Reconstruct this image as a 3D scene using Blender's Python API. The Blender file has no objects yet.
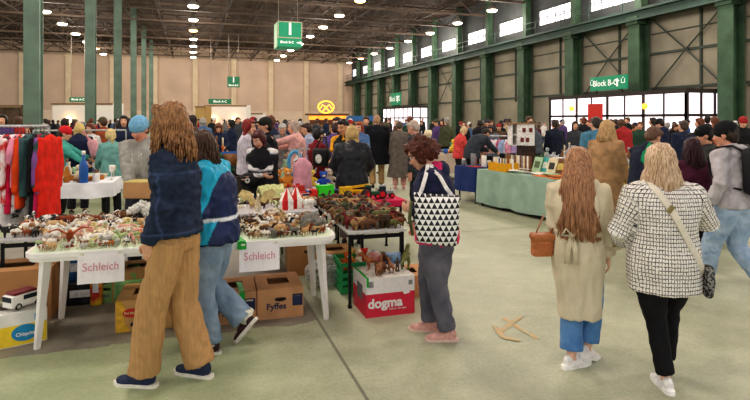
import bpy, bmesh, math, random
from mathutils import Vector, Matrix, noise
rnd = random.Random(11)
PI = math.pi
SC = bpy.context.scene
COL = SC.collection
# ------------------------------------------------------------------ camera frame (level camera, yawed right of the hall axis)
F = 540.0; HOR = 120.0; CH = 1.70; YAW = math.radians(18.6)
FW = Vector((math.sin(YAW), math.cos(YAW), 0)); RT = Vector((math.cos(YAW), -math.sin(YAW), 0)); UP = Vector((0, 0, 1))
def cam_xy(r, d, z=0.0): return RT*r + FW*d + UP*z
def at(px, py, d): return UP*CH + FW*d + RT*((px-375)/F*d) + UP*((HOR-py)/F*d)
def col(px, d, z=0.0):
    v = FW*d + RT*((px-375)/F*d); v.z = z; return v
def gp(px, py): return col(px, CH*F/(py-HOR), 0)
def onz(px, py, z): return col(px, (CH-z)*F/(py-HOR), z)
def hd(h): return -YAW + math.radians(h)      # heading: 0 away from camera, 90 to the left, 180 towards it
def R3(ax, deg): return Matrix.Rotation(math.radians(deg), 3, ax)
# ------------------------------------------------------------------ materials
def lin(c):
    if isinstance(c, str):
        c = c.lstrip('#'); c = [int(c[i:i+2], 16) for i in (0, 2, 4)]
    o = []
    for x in c[:3]:
        x = x/255.0
        o.append(x/12.92 if x <= .04045 else ((x+.055)/1.055)**2.4)
    return (o[0], o[1], o[2], 1)
def shade(c, k): return tuple(min(1, max(0, x*k)) for x in c[:3]) + (1,)
MC = {}
def M(c, rough=.75, metal=0., var=.25, scale=25., bump=0., bscale=60., emit=0., c2=None, stretch=None, spec=.3, attr=False, name=None, cont=None):
    key = (str(c), rough, metal, var, scale, bump, bscale, emit, str(c2), str(stretch), spec, attr, str(cont))
    if key in MC: return MC[key]
    m = bpy.data.materials.new(name or 'surface'); m.use_nodes = True
    nt = m.node_tree; N = nt.nodes; L = nt.links; b = N['Principled BSDF']
    b.inputs['Roughness'].default_value = rough; b.inputs['Metallic'].default_value = metal
    b.inputs['Specular IOR Level'].default_value = spec
    base = lin(c)
    tc = N.new('ShaderNodeTexCoord'); mp = N.new('ShaderNodeMapping'); L.new(tc.outputs['Object'], mp.inputs['Vector'])
    if stretch: mp.inputs['Scale'].default_value = stretch
    nz = N.new('ShaderNodeTexNoise'); nz.inputs['Scale'].default_value = scale; nz.inputs['Detail'].default_value = 4
    L.new(mp.outputs[0], nz.inputs['Vector'])
    rp = N.new('ShaderNodeValToRGB'); L.new(nz.outputs['Fac'], rp.inputs['Fac'])
    lo, hi = cont or (.35, .65)
    rp.color_ramp.elements[0].position = lo; rp.color_ramp.elements[1].position = hi
    if attr:
        at_ = N.new('ShaderNodeAttribute'); at_.attribute_name = 'Col'
        rp.color_ramp.elements[0].color = (1-var,)*3 + (1,); rp.color_ramp.elements[1].color = (1+var*.3,)*3 + (1,)
        mx = N.new('ShaderNodeMix'); mx.data_type = 'RGBA'; mx.blend_type = 'MULTIPLY'; mx.inputs[0].default_value = 1
        L.new(at_.outputs['Color'], mx.inputs[6]); L.new(rp.outputs[0], mx.inputs[7]); L.new(mx.outputs[2], b.inputs['Base Color'])
    else:
        rp.color_ramp.elements[0].color = shade(base, 1-var) if c2 is None else lin(c2)
        rp.color_ramp.elements[1].color = shade(base, 1+var*.4) if c2 is None else base
        L.new(rp.outputs[0], b.inputs['Base Color'])
    if bump:
        n2 = N.new('ShaderNodeTexNoise'); n2.inputs['Scale'].default_value = bscale; n2.inputs['Detail'].default_value = 3
        L.new(mp.outputs[0], n2.inputs['Vector'])
        bp = N.new('ShaderNodeBump'); bp.inputs['Strength'].default_value = bump; bp.inputs['Distance'].default_value = .02
        L.new(n2.outputs['Fac'], bp.inputs['Height']); L.new(bp.outputs[0], b.inputs['Normal'])
    if emit:
        b.inputs['Emission Color'].default_value = base; b.inputs['Emission Strength'].default_value = emit
    MC[key] = m
    return m
def bright_pane(k, st=1.0):  # frosted pane with its own white emission standing in for daylight
    key = ('bright', k, st)
    if key in MC: return MC[key]
    m = bpy.data.materials.new('glow_pane'); m.use_nodes = True; nt = m.node_tree; N = nt.nodes; L = nt.links
    b = N['Principled BSDF']; b.inputs['Base Color'].default_value = lin('#f4eef4'); b.inputs['Roughness'].default_value = .3
    b.inputs['Emission Color'].default_value = lin('#fff4fa'); b.inputs['Emission Strength'].default_value = st
    t = N.new('ShaderNodeBsdfTransparent'); mx = N.new('ShaderNodeMixShader'); nz = N.new('ShaderNodeTexNoise'); nz.inputs['Scale'].default_value = .8
    mr = N.new('ShaderNodeMapRange'); mr.inputs[1].default_value = .35; mr.inputs[2].default_value = .65; mr.inputs[3].default_value = k-.12; mr.inputs[4].default_value = min(1, k+.1)
    L.new(nz.outputs['Fac'], mr.inputs[0]); L.new(mr.outputs[0], mx.inputs[0]); L.new(t.outputs[0], mx.inputs[1]); L.new(b.outputs[0], mx.inputs[2]); L.new(mx.outputs[0], N['Material Output'].inputs[0])
    MC[key] = m; return m
def glass_mat(tint=(235, 240, 240), alpha=.25, rough=.1):
    key = ('glass', tint, alpha)
    if key in MC: return MC[key]
    m = bpy.data.materials.new('clear_pane'); m.use_nodes = True; nt = m.node_tree; N = nt.nodes; L = nt.links
    b = N['Principled BSDF']; b.inputs['Base Color'].default_value = lin(tint); b.inputs['Roughness'].default_value = rough
    t = N.new('ShaderNodeBsdfTransparent'); t.inputs[0].default_value = lin(tint); mx = N.new('ShaderNodeMixShader')
    lw = N.new('ShaderNodeLayerWeight'); lw.inputs[0].default_value = .3
    ma = N.new('ShaderNodeMath'); ma.operation = 'MULTIPLY_ADD'; ma.inputs[1].default_value = .4 if alpha > .1 else .08; ma.inputs[2].default_value = alpha
    L.new(lw.outputs['Facing'], ma.inputs[0]); L.new(ma.outputs[0], mx.inputs[0])
    L.new(t.outputs[0], mx.inputs[1]); L.new(b.outputs[0], mx.inputs[2]); L.new(mx.outputs[0], N['Material Output'].inputs[0])
    MC[key] = m; return m
# ------------------------------------------------------------------ mesh builder
class MB:
    def __init__(s): s.v = []; s.f = []; s.m = []
    def add(s, vs, fs, m=0):
        o = len(s.v); s.v += [Vector(v) for v in vs]; s.f += [tuple(i+o for i in f) for f in fs]; s.m += [m]*len(fs); return s
    def box(s, c, d, rot=None, bev=0., m=0):
        c = Vector(c); x, y, z = d[0]/2, d[1]/2, d[2]/2
        if bev <= 0:
            vs = [Vector((sx*x, sy*y, sz*z)) for sz in (-1, 1) for sy in (-1, 1) for sx in (-1, 1)]
            fs = [(0,2,3,1),(4,5,7,6),(0,1,5,4),(2,6,7,3),(0,4,6,2),(1,3,7,5)]
        else:
            bm = bmesh.new(); bmesh.ops.create_cube(bm, size=1)
            for v in bm.verts: v.co = Vector((v.co.x*2*x, v.co.y*2*y, v.co.z*2*z))
            bmesh.ops.bevel(bm, geom=bm.edges[:], offset=bev, segments=2, affect='EDGES', profile=.5)
            bm.verts.index_update(); vs = [v.co.copy() for v in bm.verts]; fs = [tuple(v.index for v in f.verts) for f in bm.faces]; bm.free()
        if rot is not None: vs = [rot @ v for v in vs]
        return s.add([v+c for v in vs], fs, m)
    def loft(s, pts, rad, side=(1, 0, 0), n=10, cap=True, m=0, rnd_end=False):
        pts = [Vector(p) for p in pts]; k = len(pts)
        rad = [(r, r) if not isinstance(r, (tuple, list)) else r for r in rad]
        if rnd_end:
            t0 = (pts[0]-pts[1]).normalized(); t1 = (pts[-1]-pts[-2]).normalized()
            e0 = min(rad[0]); e1 = min(rad[-1])
            pts = [pts[0]+t0*e0*.9, pts[0]+t0*e0*.6] + pts + [pts[-1]+t1*e1*.6, pts[-1]+t1*e1*.9]
            f = lambda r, q: (r[0]*q, r[1]*q)
            rad = [f(rad[0], .35), f(rad[0], .75)] + rad + [f(rad[-1], .75), f(rad[-1], .35)]; k = len(pts)
        side = Vector(side); vs = []
        for i in range(k):
            t = (pts[min(i+1, k-1)]-pts[max(i-1, 0)])
            if t.length < 1e-9: t = Vector((0, 0, 1))
            t.normalize(); a = side - t*side.dot(t)
            if a.length < 1e-4: a = Vector((0, 1, 0)) - t*t.y
            if a.length < 1e-4: a = Vector((1, 0, 0)) - t*t.x
            a.normalize(); b = t.cross(a)
            for j in range(n):
                q = 2*PI*j/n; vs.append(pts[i]+a*(math.cos(q)*rad[i][0])+b*(math.sin(q)*rad[i][1]))
        fs = [(i*n+j, i*n+(j+1) % n, (i+1)*n+(j+1) % n, (i+1)*n+j) for i in range(k-1) for j in range(n)]
        if cap: fs += [tuple(range(n-1, -1, -1)), tuple(range((k-1)*n, k*n))]
        return s.add(vs, fs, m)
    def tube(s, a, b, ra, rb=None, n=8, m=0): return s.loft([a, b], [ra, ra if rb is None else rb], (1, .1, 0), n, True, m)
    def ell(s, c, r, rot=None, n=12, k=8, m=0):
        c = Vector(c); r = (r, r, r) if not isinstance(r, (tuple, list)) else r
        vs = [Vector((0, 0, -r[2]))]
        for i in range(1, k):
            q = -PI/2+PI*i/k
            for j in range(n):
                w = 2*PI*j/n; vs.append(Vector((math.cos(q)*math.cos(w)*r[0], math.cos(q)*math.sin(w)*r[1], math.sin(q)*r[2])))
        vs.append(Vector((0, 0, r[2]))); top = len(vs)-1
        fs = [(0, 1+(j+1) % n, 1+j) for j in range(n)]
        for i in range(k-2):
            for j in range(n): fs.append((1+i*n+j, 1+i*n+(j+1) % n, 1+(i+1)*n+(j+1) % n, 1+(i+1)*n+j))
        fs += [(1+(k-2)*n+j, 1+(k-2)*n+(j+1) % n, top) for j in range(n)]
        if rot is not None: vs = [rot @ v for v in vs]
        return s.add([v+c for v in vs], fs, m)
    def lathe(s, prof, c=(0, 0, 0), n=14, m=0):
        c = Vector(c); k = len(prof)
        vs = [c+Vector((r*math.cos(2*PI*j/n), r*math.sin(2*PI*j/n), z)) for r, z in prof for j in range(n)]
        fs = [(i*n+j, i*n+(j+1) % n, (i+1)*n+(j+1) % n, (i+1)*n+j) for i in range(k-1) for j in range(n)]
        fs += [tuple(range(n-1, -1, -1)), tuple(range((k-1)*n, k*n))]
        return s.add(vs, fs, m)
    def prism(s, poly, h, mat=None, m=0):      # poly in xy, extruded 0..h along z
        n = len(poly); vs = [Vector((x, y, 0)) for x, y in poly]+[Vector((x, y, h)) for x, y in poly]
        if mat is not None: vs = [mat @ v for v in vs]
        return s.add(vs, [tuple(range(n-1, -1, -1)), tuple(range(n, 2*n))]+[(i, (i+1) % n, n+(i+1) % n, n+i) for i in range(n)], m)
    def mesh(s, name='m', smooth=True):
        me = bpy.data.meshes.new(name); me.from_pydata([tuple(v) for v in s.v], [], s.f)
        me.polygons.foreach_set('material_index', s.m)
        if smooth: me.polygons.foreach_set('use_smooth', [True]*len(s.f))
        me.update(); return me
def link(name, me, mats=(), parent=None, loc=None, rot=None):
    o = bpy.data.objects.new(name, me); COL.objects.link(o)
    if mats is not None:
        if not isinstance(mats, (list, tuple)): mats = [mats]
        if me is not None and hasattr(me, 'materials') and len(me.materials) == 0:
            for q in mats: me.materials.append(q)
        else:
            for i, q in enumerate(mats):
                if i < len(o.material_slots): o.material_slots[i].link = 'OBJECT'; o.material_slots[i].material = q
    if parent is not None: o.parent = parent
    if loc is not None: o.location = loc
    if rot is not None: o.rotation_euler = rot if isinstance(rot, (tuple, list)) else (0, 0, rot)
    return o
def B(mb, name, mats, parent=None, loc=None, rot=None, smooth=False): return link(name, mb.mesh(name, smooth), mats, parent, loc, rot)
def tag(o, label=None, cat=None, group=None, kind=None):
    if label: o['label'] = label
    if cat: o['category'] = cat
    if group: o['group'] = group
    if kind: o['kind'] = kind
    return o
def E(name, label, cat, loc=(0, 0, 0), rot=0, group=None):
    o = bpy.data.objects.new(name, None); COL.objects.link(o); o.empty_display_size = .1
    o.location = loc; o.rotation_euler = rot if isinstance(rot, (tuple, list)) else (0, 0, rot)
    return tag(o, label, cat, group)
def struct(o, label=None, cat='building'):
    o['kind'] = 'structure'
    if label: o['label'] = label; o['category'] = cat
    return o
def remesh(mb, voxel, smooth=3, fac=.5):
    me = mb.mesh('tmp'); o = bpy.data.objects.new('tmp', me); COL.objects.link(o)
    r = o.modifiers.new('r', 'REMESH'); r.mode = 'VOXEL'; r.voxel_size = voxel; r.adaptivity = 0
    if smooth:
        s = o.modifiers.new('s', 'SMOOTH'); s.factor = fac; s.iterations = smooth
    dg = bpy.context.evaluated_depsgraph_get(); dg.update()
    out = bpy.data.meshes.new_from_object(o.evaluated_get(dg), depsgraph=dg)
    bpy.data.objects.remove(o); bpy.data.meshes.remove(me)
    out.polygons.foreach_set('use_smooth', [True]*len(out.polygons)); out.materials.clear()
    return out
def wrinkle(me, amp, fr=(14, 14, 9), seed=0, ridged=False):
    off = Vector((seed*3.1, seed*1.7, seed*2.3)); nor = [v.normal.copy() for v in me.vertices]
    for v, n in zip(me.vertices, nor):
        p = Vector((v.co.x*fr[0], v.co.y*fr[1], v.co.z*fr[2]))+off
        q = noise.noise(p)+.5*noise.noise(p*2.1)
        if ridged: q = .5-abs(q)*1.3
        v.co += n*(amp*q)
    me.update(); return me
def paint(me, fn):
    a = me.color_attributes.new('Col', 'FLOAT_COLOR', 'POINT')
    cols = []
    for v in me.vertices: cols += list(fn(v.co))[:3]+[1.0]
    a.data.foreach_set('color', cols); return me
def text_mesh(txt, size, ext=.002, bold=0., align='CENTER'):
    cu = bpy.data.curves.new('t', 'FONT'); cu.body = txt; cu.size = size; cu.extrude = ext; cu.offset = bold
    cu.align_x = align; cu.align_y = 'CENTER'; cu.resolution_u = 3
    o = bpy.data.objects.new('t', cu); COL.objects.link(o)
    dg = bpy.context.evaluated_depsgraph_get(); dg.update()
    me = bpy.data.meshes.new_from_object(o.evaluated_get(dg), depsgraph=dg)
    bpy.data.objects.remove(o); bpy.data.curves.remove(cu); me.materials.clear(); return me
def lettering(txt, size, mat, parent, loc, rot=(PI/2, 0, 0), bold=0., name='lettering', sx=1.):
    o = link(name, text_mesh(txt, size, .001, bold), mat, parent, loc, rot); o.scale = (sx, 1, 1); return o
# ------------------------------------------------------------------ camera, world
cd = bpy.data.cameras.new('camera'); cam = bpy.data.objects.new('camera', cd); COL.objects.link(cam)
cd.sensor_fit = 'HORIZONTAL'; cd.sensor_width = 36; cd.lens = F/750*36; cd.shift_y = -80/750; cd.clip_end = 400
cam.location = (0, 0, CH); cam.rotation_euler = (PI/2, 0, -YAW); SC.camera = cam
w = bpy.data.worlds.new('sky'); SC.world = w; w.use_nodes = True
w.node_tree.nodes['Background'].inputs[0].default_value = (1.0, .975, .96, 1)
w.node_tree.nodes['Background'].inputs[1].default_value = 1.1
SC.view_settings.view_transform = 'Standard'; SC.view_settings.look = 'Medium High Contrast'; SC.view_settings.exposure = -.16
try:
    SC.cycles.max_bounces = 6; SC.cycles.diffuse_bounces = 4; SC.cycles.transparent_max_bounces = 12; SC.cycles.use_denoising = True
except Exception: pass
# ================================================================== HALL
XR = 26.5; YF = 91.5; XL = -42.0; YB = -7.0; ZC = 13.3
# floor: painted pale green concrete aisle, bare grey stall zones, joints, stains
def floor_mat():
    m = bpy.data.materials.new('painted_concrete'); m.use_nodes = True; nt = m.node_tree; N = nt.nodes; L = nt.links; b = N['Principled BSDF']
    tc = N.new('ShaderNodeTexCoord'); sp = N.new('ShaderNodeSeparateXYZ'); L.new(tc.outputs['Object'], sp.inputs[0])
    def nz(sc, det=5, rg=.55):
        n = N.new('ShaderNodeTexNoise'); n.inputs['Scale'].default_value = sc; n.inputs['Detail'].default_value = det; n.inputs['Roughness'].default_value = rg
        L.new(tc.outputs['Object'], n.inputs['Vector']); return n.outputs['Fac']
    def math_(op, a, b_=None, c=None):
        q = N.new('ShaderNodeMath'); q.operation = op
        for i, x in enumerate((a, b_, c)):
            if x is None: continue
            if isinstance(x, (int, float)): q.inputs[i].default_value = x
            else: L.new(x, q.inputs[i])
        return q.outputs[0]
    def ramp(f, a, b_, ca, cb):
        r = N.new('ShaderNodeValToRGB'); L.new(f, r.inputs[0]); r.color_ramp.elements[0].position = a; r.color_ramp.elements[1].position = b_
        r.color_ramp.elements[0].color = ca; r.color_ramp.elements[1].color = cb; return r.outputs[0]
    def mix(f, a, b_, mode='MIX'):
        x = N.new('ShaderNodeMix'); x.data_type = 'RGBA'; x.blend_type = mode
        for i, s in ((0, f), (6, a), (7, b_)):
            if isinstance(s, (int, float)): x.inputs[i].default_value = s
            elif isinstance(s, tuple): x.inputs[i].default_value = s
            else: L.new(s, x.inputs[i])
        return x.outputs[2]
    big = nz(.55, 3); mid = nz(3.2, 6, .65); fine = nz(38, 5, .7)
    green = ramp(mid, .3, .72, lin((158, 170, 132)), lin((186, 194, 160)))
    beige = ramp(mid, .3, .7, lin((168, 166, 149)), lin((191, 188, 172)))
    grey = ramp(mid, .3, .7, lin((126, 118, 108)), lin((152, 144, 134)))
    # right of the joint the paint is worn to a beige green
    xw = math_('ADD', sp.outputs[0], math_('MULTIPLY', math_('SUBTRACT', big, .5), 1.6))
    worn = ramp(xw, .0, .9, (0, 0, 0, 1), (1, 1, 1, 1))
    c = mix(math_('MULTIPLY', worn, .55), green, beige)
    # stall zone: bare concrete, Y beyond the paint line, X left of the joint
    yw = math_('ADD', sp.outputs[1], math_('MULTIPLY', math_('SUBTRACT', mid, .5), .25))
    st = math_('MULTIPLY', math_('GREATER_THAN', yw, STALL_Y), math_('LESS_THAN', sp.outputs[0], STALL_X))
    st = math_('MULTIPLY', st, math_('LESS_THAN', yw, 8.5))
    c = mix(math_('MULTIPLY', st, .9), c, grey)
    c = mix(.55, c, ramp(fine, .3, .75, (.62, .61, .58, 1), (1.12, 1.12, 1.12, 1)), 'MULTIPLY')
    blot = ramp(nz(1.3, 7, .7), .56, .78, (1, 1, 1, 1), (.66, .64, .60, 1))
    c = mix(.8, c, blot, 'MULTIPLY')
    # expansion joint along the hall and across it
    jx = math_('ABSOLUTE', math_('SUBTRACT', math_('FLOORED_MODULO', math_('SUBTRACT', sp.outputs[0], STALL_X), 6.0), .0))
    jl = math_('LESS_THAN', jx, .022)
    jy = math_('LESS_THAN', math_('FLOORED_MODULO', math_('SUBTRACT', sp.outputs[1], 7.35), 6.0), .02)
    c = mix(math_('MULTIPLY', math_('MAXIMUM', jl, jy), .62), c, lin((70, 66, 58)))
    L.new(c, b.inputs['Base Color'])
    L.new(ramp(mid, .2, .8, (.42, .42, .42, 1), (.6, .6, .6, 1)), b.inputs['Roughness']); b.inputs['Specular IOR Level'].default_value = .35
    bp = N.new('ShaderNodeBump'); bp.inputs['Strength'].default_value = .12; bp.inputs['Distance'].default_value = .01
    L.new(fine, bp.inputs['Height']); L.new(bp.outputs[0], b.inputs['Normal'])
    return m
jp = gp(318, 322); jq = gp(365, 400); STALL_X = (jp.x+jq.x)/2
STALL_Y = gp(110, 346).y
mb = MB(); mb.box(((XL+XR)/2, (YB+YF)/2, -.1), (XR-XL, YF-YB, .2)); struct(B(mb, 'floor', floor_mat()))
# spray-paint marks on the floor
mb = MB()
stz = [.002]
def stroke(pts, wd):
    for a, b in zip(pts, pts[1:]):
        a = Vector(a); b = Vector(b); n = (b-a).normalized().cross(UP)*wd/2; stz[0] += .0006
        mb.add([a-n+UP*stz[0], b-n+UP*stz[0], b+n+UP*stz[0], a+n+UP*stz[0]], [(0, 1, 2, 3)])
for pl in ([(503, 318), (520, 329), (538, 339)], [(499, 334), (512, 323), (522, 316)], [(495, 326), (503, 338), (520, 341)]):
    stroke([gp(*q) for q in pl], .045)
om = M('#d2aa78', var=.35, scale=20, c2='#b5b094', cont=(.42, .62)); tag(B(mb, 'paint_mark', om), 'faded orange spray paint arrow marks on the concrete aisle floor', 'floor marking')
# walls
cream = M('#989181', .85, var=.16, scale=.6, bump=.05); creamf = M('#cdb4a0', .85, var=.10, scale=.35)
gcol = M('#3f5843', .6, var=.28, scale=1.5); gdark = M('#33483f', .6, var=.2, scale=2); rail = M('#4a5149', .7, var=.2)
upper = M('#4b4e4e', .8, var=.2, scale=1)
V1 = (20.9, 31.9); V2 = (57.0, 67.0)
mb = MB()
def xbox(y0, y1, z0, z1, x0=XR, x1=XR+.3, m=0): mb.box(((x0+x1)/2, (y0+y1)/2, (z0+z1)/2), (x1-x0, y1-y0, z1-z0), m=m)
for y0, y1 in ((YB, V1[0]), (V1[1], V2[0]), (V2[1], YF)): xbox(y0, y1, 0, 8.0)
for v in (V1, V2): xbox(v[0], v[1], 3.15, 8.0)
xbox(YB, YF, 8.0, 9.3, m=1); xbox(YB, YF, 10.55, ZC, m=1)
YC = [20.2-6*k for k in (4, 3, 2, 1)] + [20.2+6.0*k for k in range(13)]
wins = []
for i, y in enumerate(YC):
    a, b = y+.9, y+5.1
    if i+1 < len(YC) and b < YF: wins.append((a, b)); xbox(b, min(YF, y+6.9), 9.3, 10.55, m=1)
xbox(YB, YC[0]+.9, 9.3, 10.55, m=1)
struct(B(mb, 'wall_right', [cream, upper]))
pane = bright_pane(.9, 1.6)
for i, (a, b) in enumerate(wins):
    f = MB()
    for z in (9.3, 9.92, 10.5): f.box((XR+.1, (a+b)/2, z), (.06, b-a, .05))
    for k in range(5): f.box((XR+.1, a+(b-a)*k/4, 9.92), (.05, .03, 1.25))
    o = struct(B(f, 'window_%d' % (i+1), rail)); g = MB(); g.box((XR+.15, (a+b)/2, 9.92), (.02, b-a-.1, 1.15)); B(g, 'pane', pane, o)
# far wall with pilasters
mb = MB(); mb.box(((XL+XR)/2, YF+.15, ZC/2), (XR-XL+.6, .3, ZC))
mb.box(((XL+XR)/2, YF-.05, 1.6), (XR-XL, .1, 3.2), m=1)
struct(B(mb, 'wall_far', [creamf, M('#d8c3ae', var=.1, scale=.5)]))
t = 1
for k in range(-7, 5):
    mb = MB(); mb.box((k*6.0+.3, YF-.2, 5.9), (.8, .4, 11.8), bev=.03); mb.box((k*6+.3, YF-.2, 11.5), (1.0, .5, .3)); struct(B(mb, 'trim_%d' % t, M('#d8c4a8', var=.08, scale=1))); t += 1
# ceiling and trusses
mb = MB(); mb.box(((XL+XR)/2, (YB+YF)/2, ZC+.1), (XR-XL+.6, YF-YB, .2)); struct(B(mb, 'ceiling', M('#42342b', .9, var=.3, scale=.5)))
trus = M('#57493e', .7, var=.25, scale=2); trus2 = M('#3d332c', .7, var=.25, scale=2)
for y in [14.2+6*k for k in range(-1, 13)]:
    mb = MB(); zb, zt = 11.35, 13.0; n = 34
    mb.box(((XL+XR)/2, y, zb), (XR-XL, .2, .16)); mb.box(((XL+XR)/2, y, zt), (XR-XL, .2, .16))
    dx = (XR-XL)/n
    for i in range(n):
        xa = XL+i*dx
        a, b = ((xa, y, zb), (xa+dx, y, zt)) if i % 2 else ((xa, y, zt), (xa+dx, y, zb))
        mb.tube(a, b, .05, n=4); mb.tube((xa, y, zb), (xa, y, zt), .035, n=4)
    struct(B(mb, 'trim_%d' % t, trus)); t += 1
for k, x in enumerate([XL+3+3.0*k for k in range(22)]):
    mb = MB(); z0 = 12.1 if k % 2 else 11.55
    mb.box((x, (YB+YF)/2, z0), (.1, YF-YB, .12)); mb.box((x, (YB+YF)/2, z0+.9), (.1, YF-YB, .1))
    if k % 2 == 0:
        for q in range(49):
            y = YB+2*q; mb.tube((x, y, z0), (x, y+1, z0+.9), .03, n=4); mb.tube((x, y+1, z0+.9), (x, y+2, z0), .03, n=4)
    struct(B(mb, 'trim_%d' % t, trus2)); t += 1
# right wall columns (wide below the crane beam, slim above), beam, rails and braces
for y in YC:
    if y > YF-1: continue
    mb = MB(); xc = XR-.65
    mb.box((xc-.36, y, 4.0), (.09, .86, 8.0)); mb.box((xc+.36, y, 4.0), (.09, .86, 8.0)); mb.box((xc, y, 4.0), (.68, .12, 8.0))
    mb.box((xc+.2, y, 10.6), (.5, .5, 5.3)); mb.box((xc, y, .06), (1.3, 1.4, .12)); mb.box((xc-.2, y, 7.75), (.7, .9, .5))
    struct(B(mb, 'trim_%d' % t, gcol)); t += 1
mb = MB(); mb.box((XR-1.1, (YB+YF)/2, 8.3), (.6, YF-YB, .12)); mb.box((XR-1.1, (YB+YF)/2, 7.75), (.5, YF-YB, .1)); mb.box((XR-1.1, (YB+YF)/2, 8.0), (.1, YF-YB, .6))
mb.box((XR-.6, (YB+YF)/2, 8.42), (1.1, YF-YB, .06))
for y in range(-6, 91, 3): mb.box((XR-1.15, y, 8.95), (.05, .05, 1.0))
mb.box((XR-1.15, (YB+YF)/2, 9.4), (.05, YF-YB, .05)); mb.box((XR-1.15, (YB+YF)/2, 8.95), (.04, YF-YB, .04))
struct(B(mb, 'trim_%d' % t, gdark)); t += 1
for i, y in enumerate(YC):
    if y+6 > YF: continue
    mb = MB()
    for z in (3.6, 5.7): mb.box((XR-.06, y+3, z), (.14, 5.2, .14))
    mb.box((XR-.06, y+2.2, 5.6), (.12, .12, 4.6)); mb.box((XR-.05, y+3, 6.9), (.08, 5.2, .06))
    if 14 < y < 27 or i in (9, 12):
        mb.tube((XR-.25, y+.6, 3.4), (XR-.25, y+3, 5.7), .05, n=4); mb.tube((XR-.25, y+5.4, 3.4), (XR-.25, y+3, 5.7), .05, n=4)
        mb.tube((XR-.25, y+.6, 7.8), (XR-.25, y+3, 5.7), .05, n=4); mb.tube((XR-.25, y+5.4, 7.8), (XR-.25, y+3, 5.7), .05, n=4)
    struct(B(mb, 'trim_%d' % t, rail)); t += 1
# free standing columns of the left row
for n_, y in enumerate([23.4+12.0*k for k in range(6)]):
    x = -5.71; mb = MB(); wd = .52
    mb.box((x, y-.26, 6.6), (wd, .06, 13.2)); mb.box((x, y+.26, 6.6), (wd, .06, 13.2)); mb.box((x+.17, y, 6.6), (.06, .48, 13.2)); mb.box((x-.17, y, 6.6), (.06, .48, 13.2))
    mb.box((x, y, .05), (1.1, 1.1, .1))
    struct(B(mb, 'trim_%d' % t, M('#62766a', .55, var=.25, scale=1.2))); t += 1
# vestibules: dark steel frames, glass panes
fr = M('#3a3230', .6, var=.2)
def vestibule(v, idx, nb):
    x0 = 23.7; z1 = 3.2; y0, y1 = v; f = MB()
    f.box(((x0+XR)/2, (y0+y1)/2, z1), (XR-x0+.2, y1-y0+.2, .22))
    for z in (1.95, .12): f.box((x0, (y0+y1)/2, z), (.12, y1-y0, .14)); f.box(((x0+XR)/2, y0, z), (XR-x0, .12, .14)); f.box(((x0+XR)/2, y1, z), (XR-x0, .12, .14))
    for k in range(nb+1): f.box((x0, y0+(y1-y0)*k/nb, z1/2), (.12, .17 if k % 2 == 0 else .08, z1))
    for k in (0, 1, 2, 3): f.box((x0+(XR-x0)*k/3, y0, z1/2), (.12, .14, z1)); f.box((x0+(XR-x0)*k/3, y1, z1/2), (.12, .14, z1))
    o = struct(B(f, 'door_%d' % idx, fr)); g = MB()
    g.box((x0, (y0+y1)/2, 1.6), (.02, y1-y0, 3.1)); g.box(((x0+XR)/2, y0, 1.6), (XR-x0, .02, 3.1)); g.box(((x0+XR)/2, y1, 1.6), (XR-x0, .02, 3.1))
    B(g, 'pane', bright_pane(.62, 1.15), o)
    g = MB()
    for k in range(0, nb, 2): g.box((x0-.1, y0+(y1-y0)*(k+.8)/nb, 1.05), (.05, .05, .5))
    B(g, 'handle', M('#8c8a86', .3, .8), o)
    # outer wall frames in the opening
    f = MB()
    for k in range(nb+1): f.box((XR+.1, y0+(y1-y0)*k/nb, 1.55), (.06, .06, 3.1))
    for z in (.1, 1.5, 2.2, 3.1): f.box((XR+.1, (y0+y1)/2, z), (.1, y1-y0, .1))
    B(f, 'outer_frame', fr, o)
vestibule(V1, 1, 8); vestibule(V2, 2, 7)
# pavement outside
mb = MB(); mb.box((XR+15, 42, -.1), (29, 110, .18)); struct(B(mb, 'trim_%d' % t, M('#cfcac2', .9, var=.1, scale=1))); t += 1
# red poster in the vestibule
mb = MB(); mb.box((0, 0, 0), (.06, 1.25, 1.9), bev=.01)
p = Vector((23.55, 27.3, 0)); o = E('poster_board', 'tall red poster board standing against the glass vestibule', 'poster', p)
B(mb, 'panel', M('#c8322a', .6, var=.1), o, (0, 0, 1.75))
for sy in (-.5, .5): mb = MB(); mb.box((0, sy, .42), (.3, .05, .84)); B(mb, 'stand', fr, o)
# small warm wall lamps at the vestibule
for px, w_ in ((572, 'left'), (645, 'right')):
    ang = math.atan((px-375)/F)+YAW; y = 23.45/math.tan(ang); o = E('wall_lamp', 'warm glowing globe lamp on the dark vestibule frame, the %s of two' % w_, 'lamp', (23.62, y, 2.45), 0, 'vestibule globe lamps')
    mb = MB(); mb.ell((-.2, 0, 0), .17); B(mb, 'globe', M('#ff9c3c', emit=1.9), o, smooth=True); mb = MB(); mb.tube((0, 0, 0), (-.14, 0, 0), .04); B(mb, 'bracket', fr, o)
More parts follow.
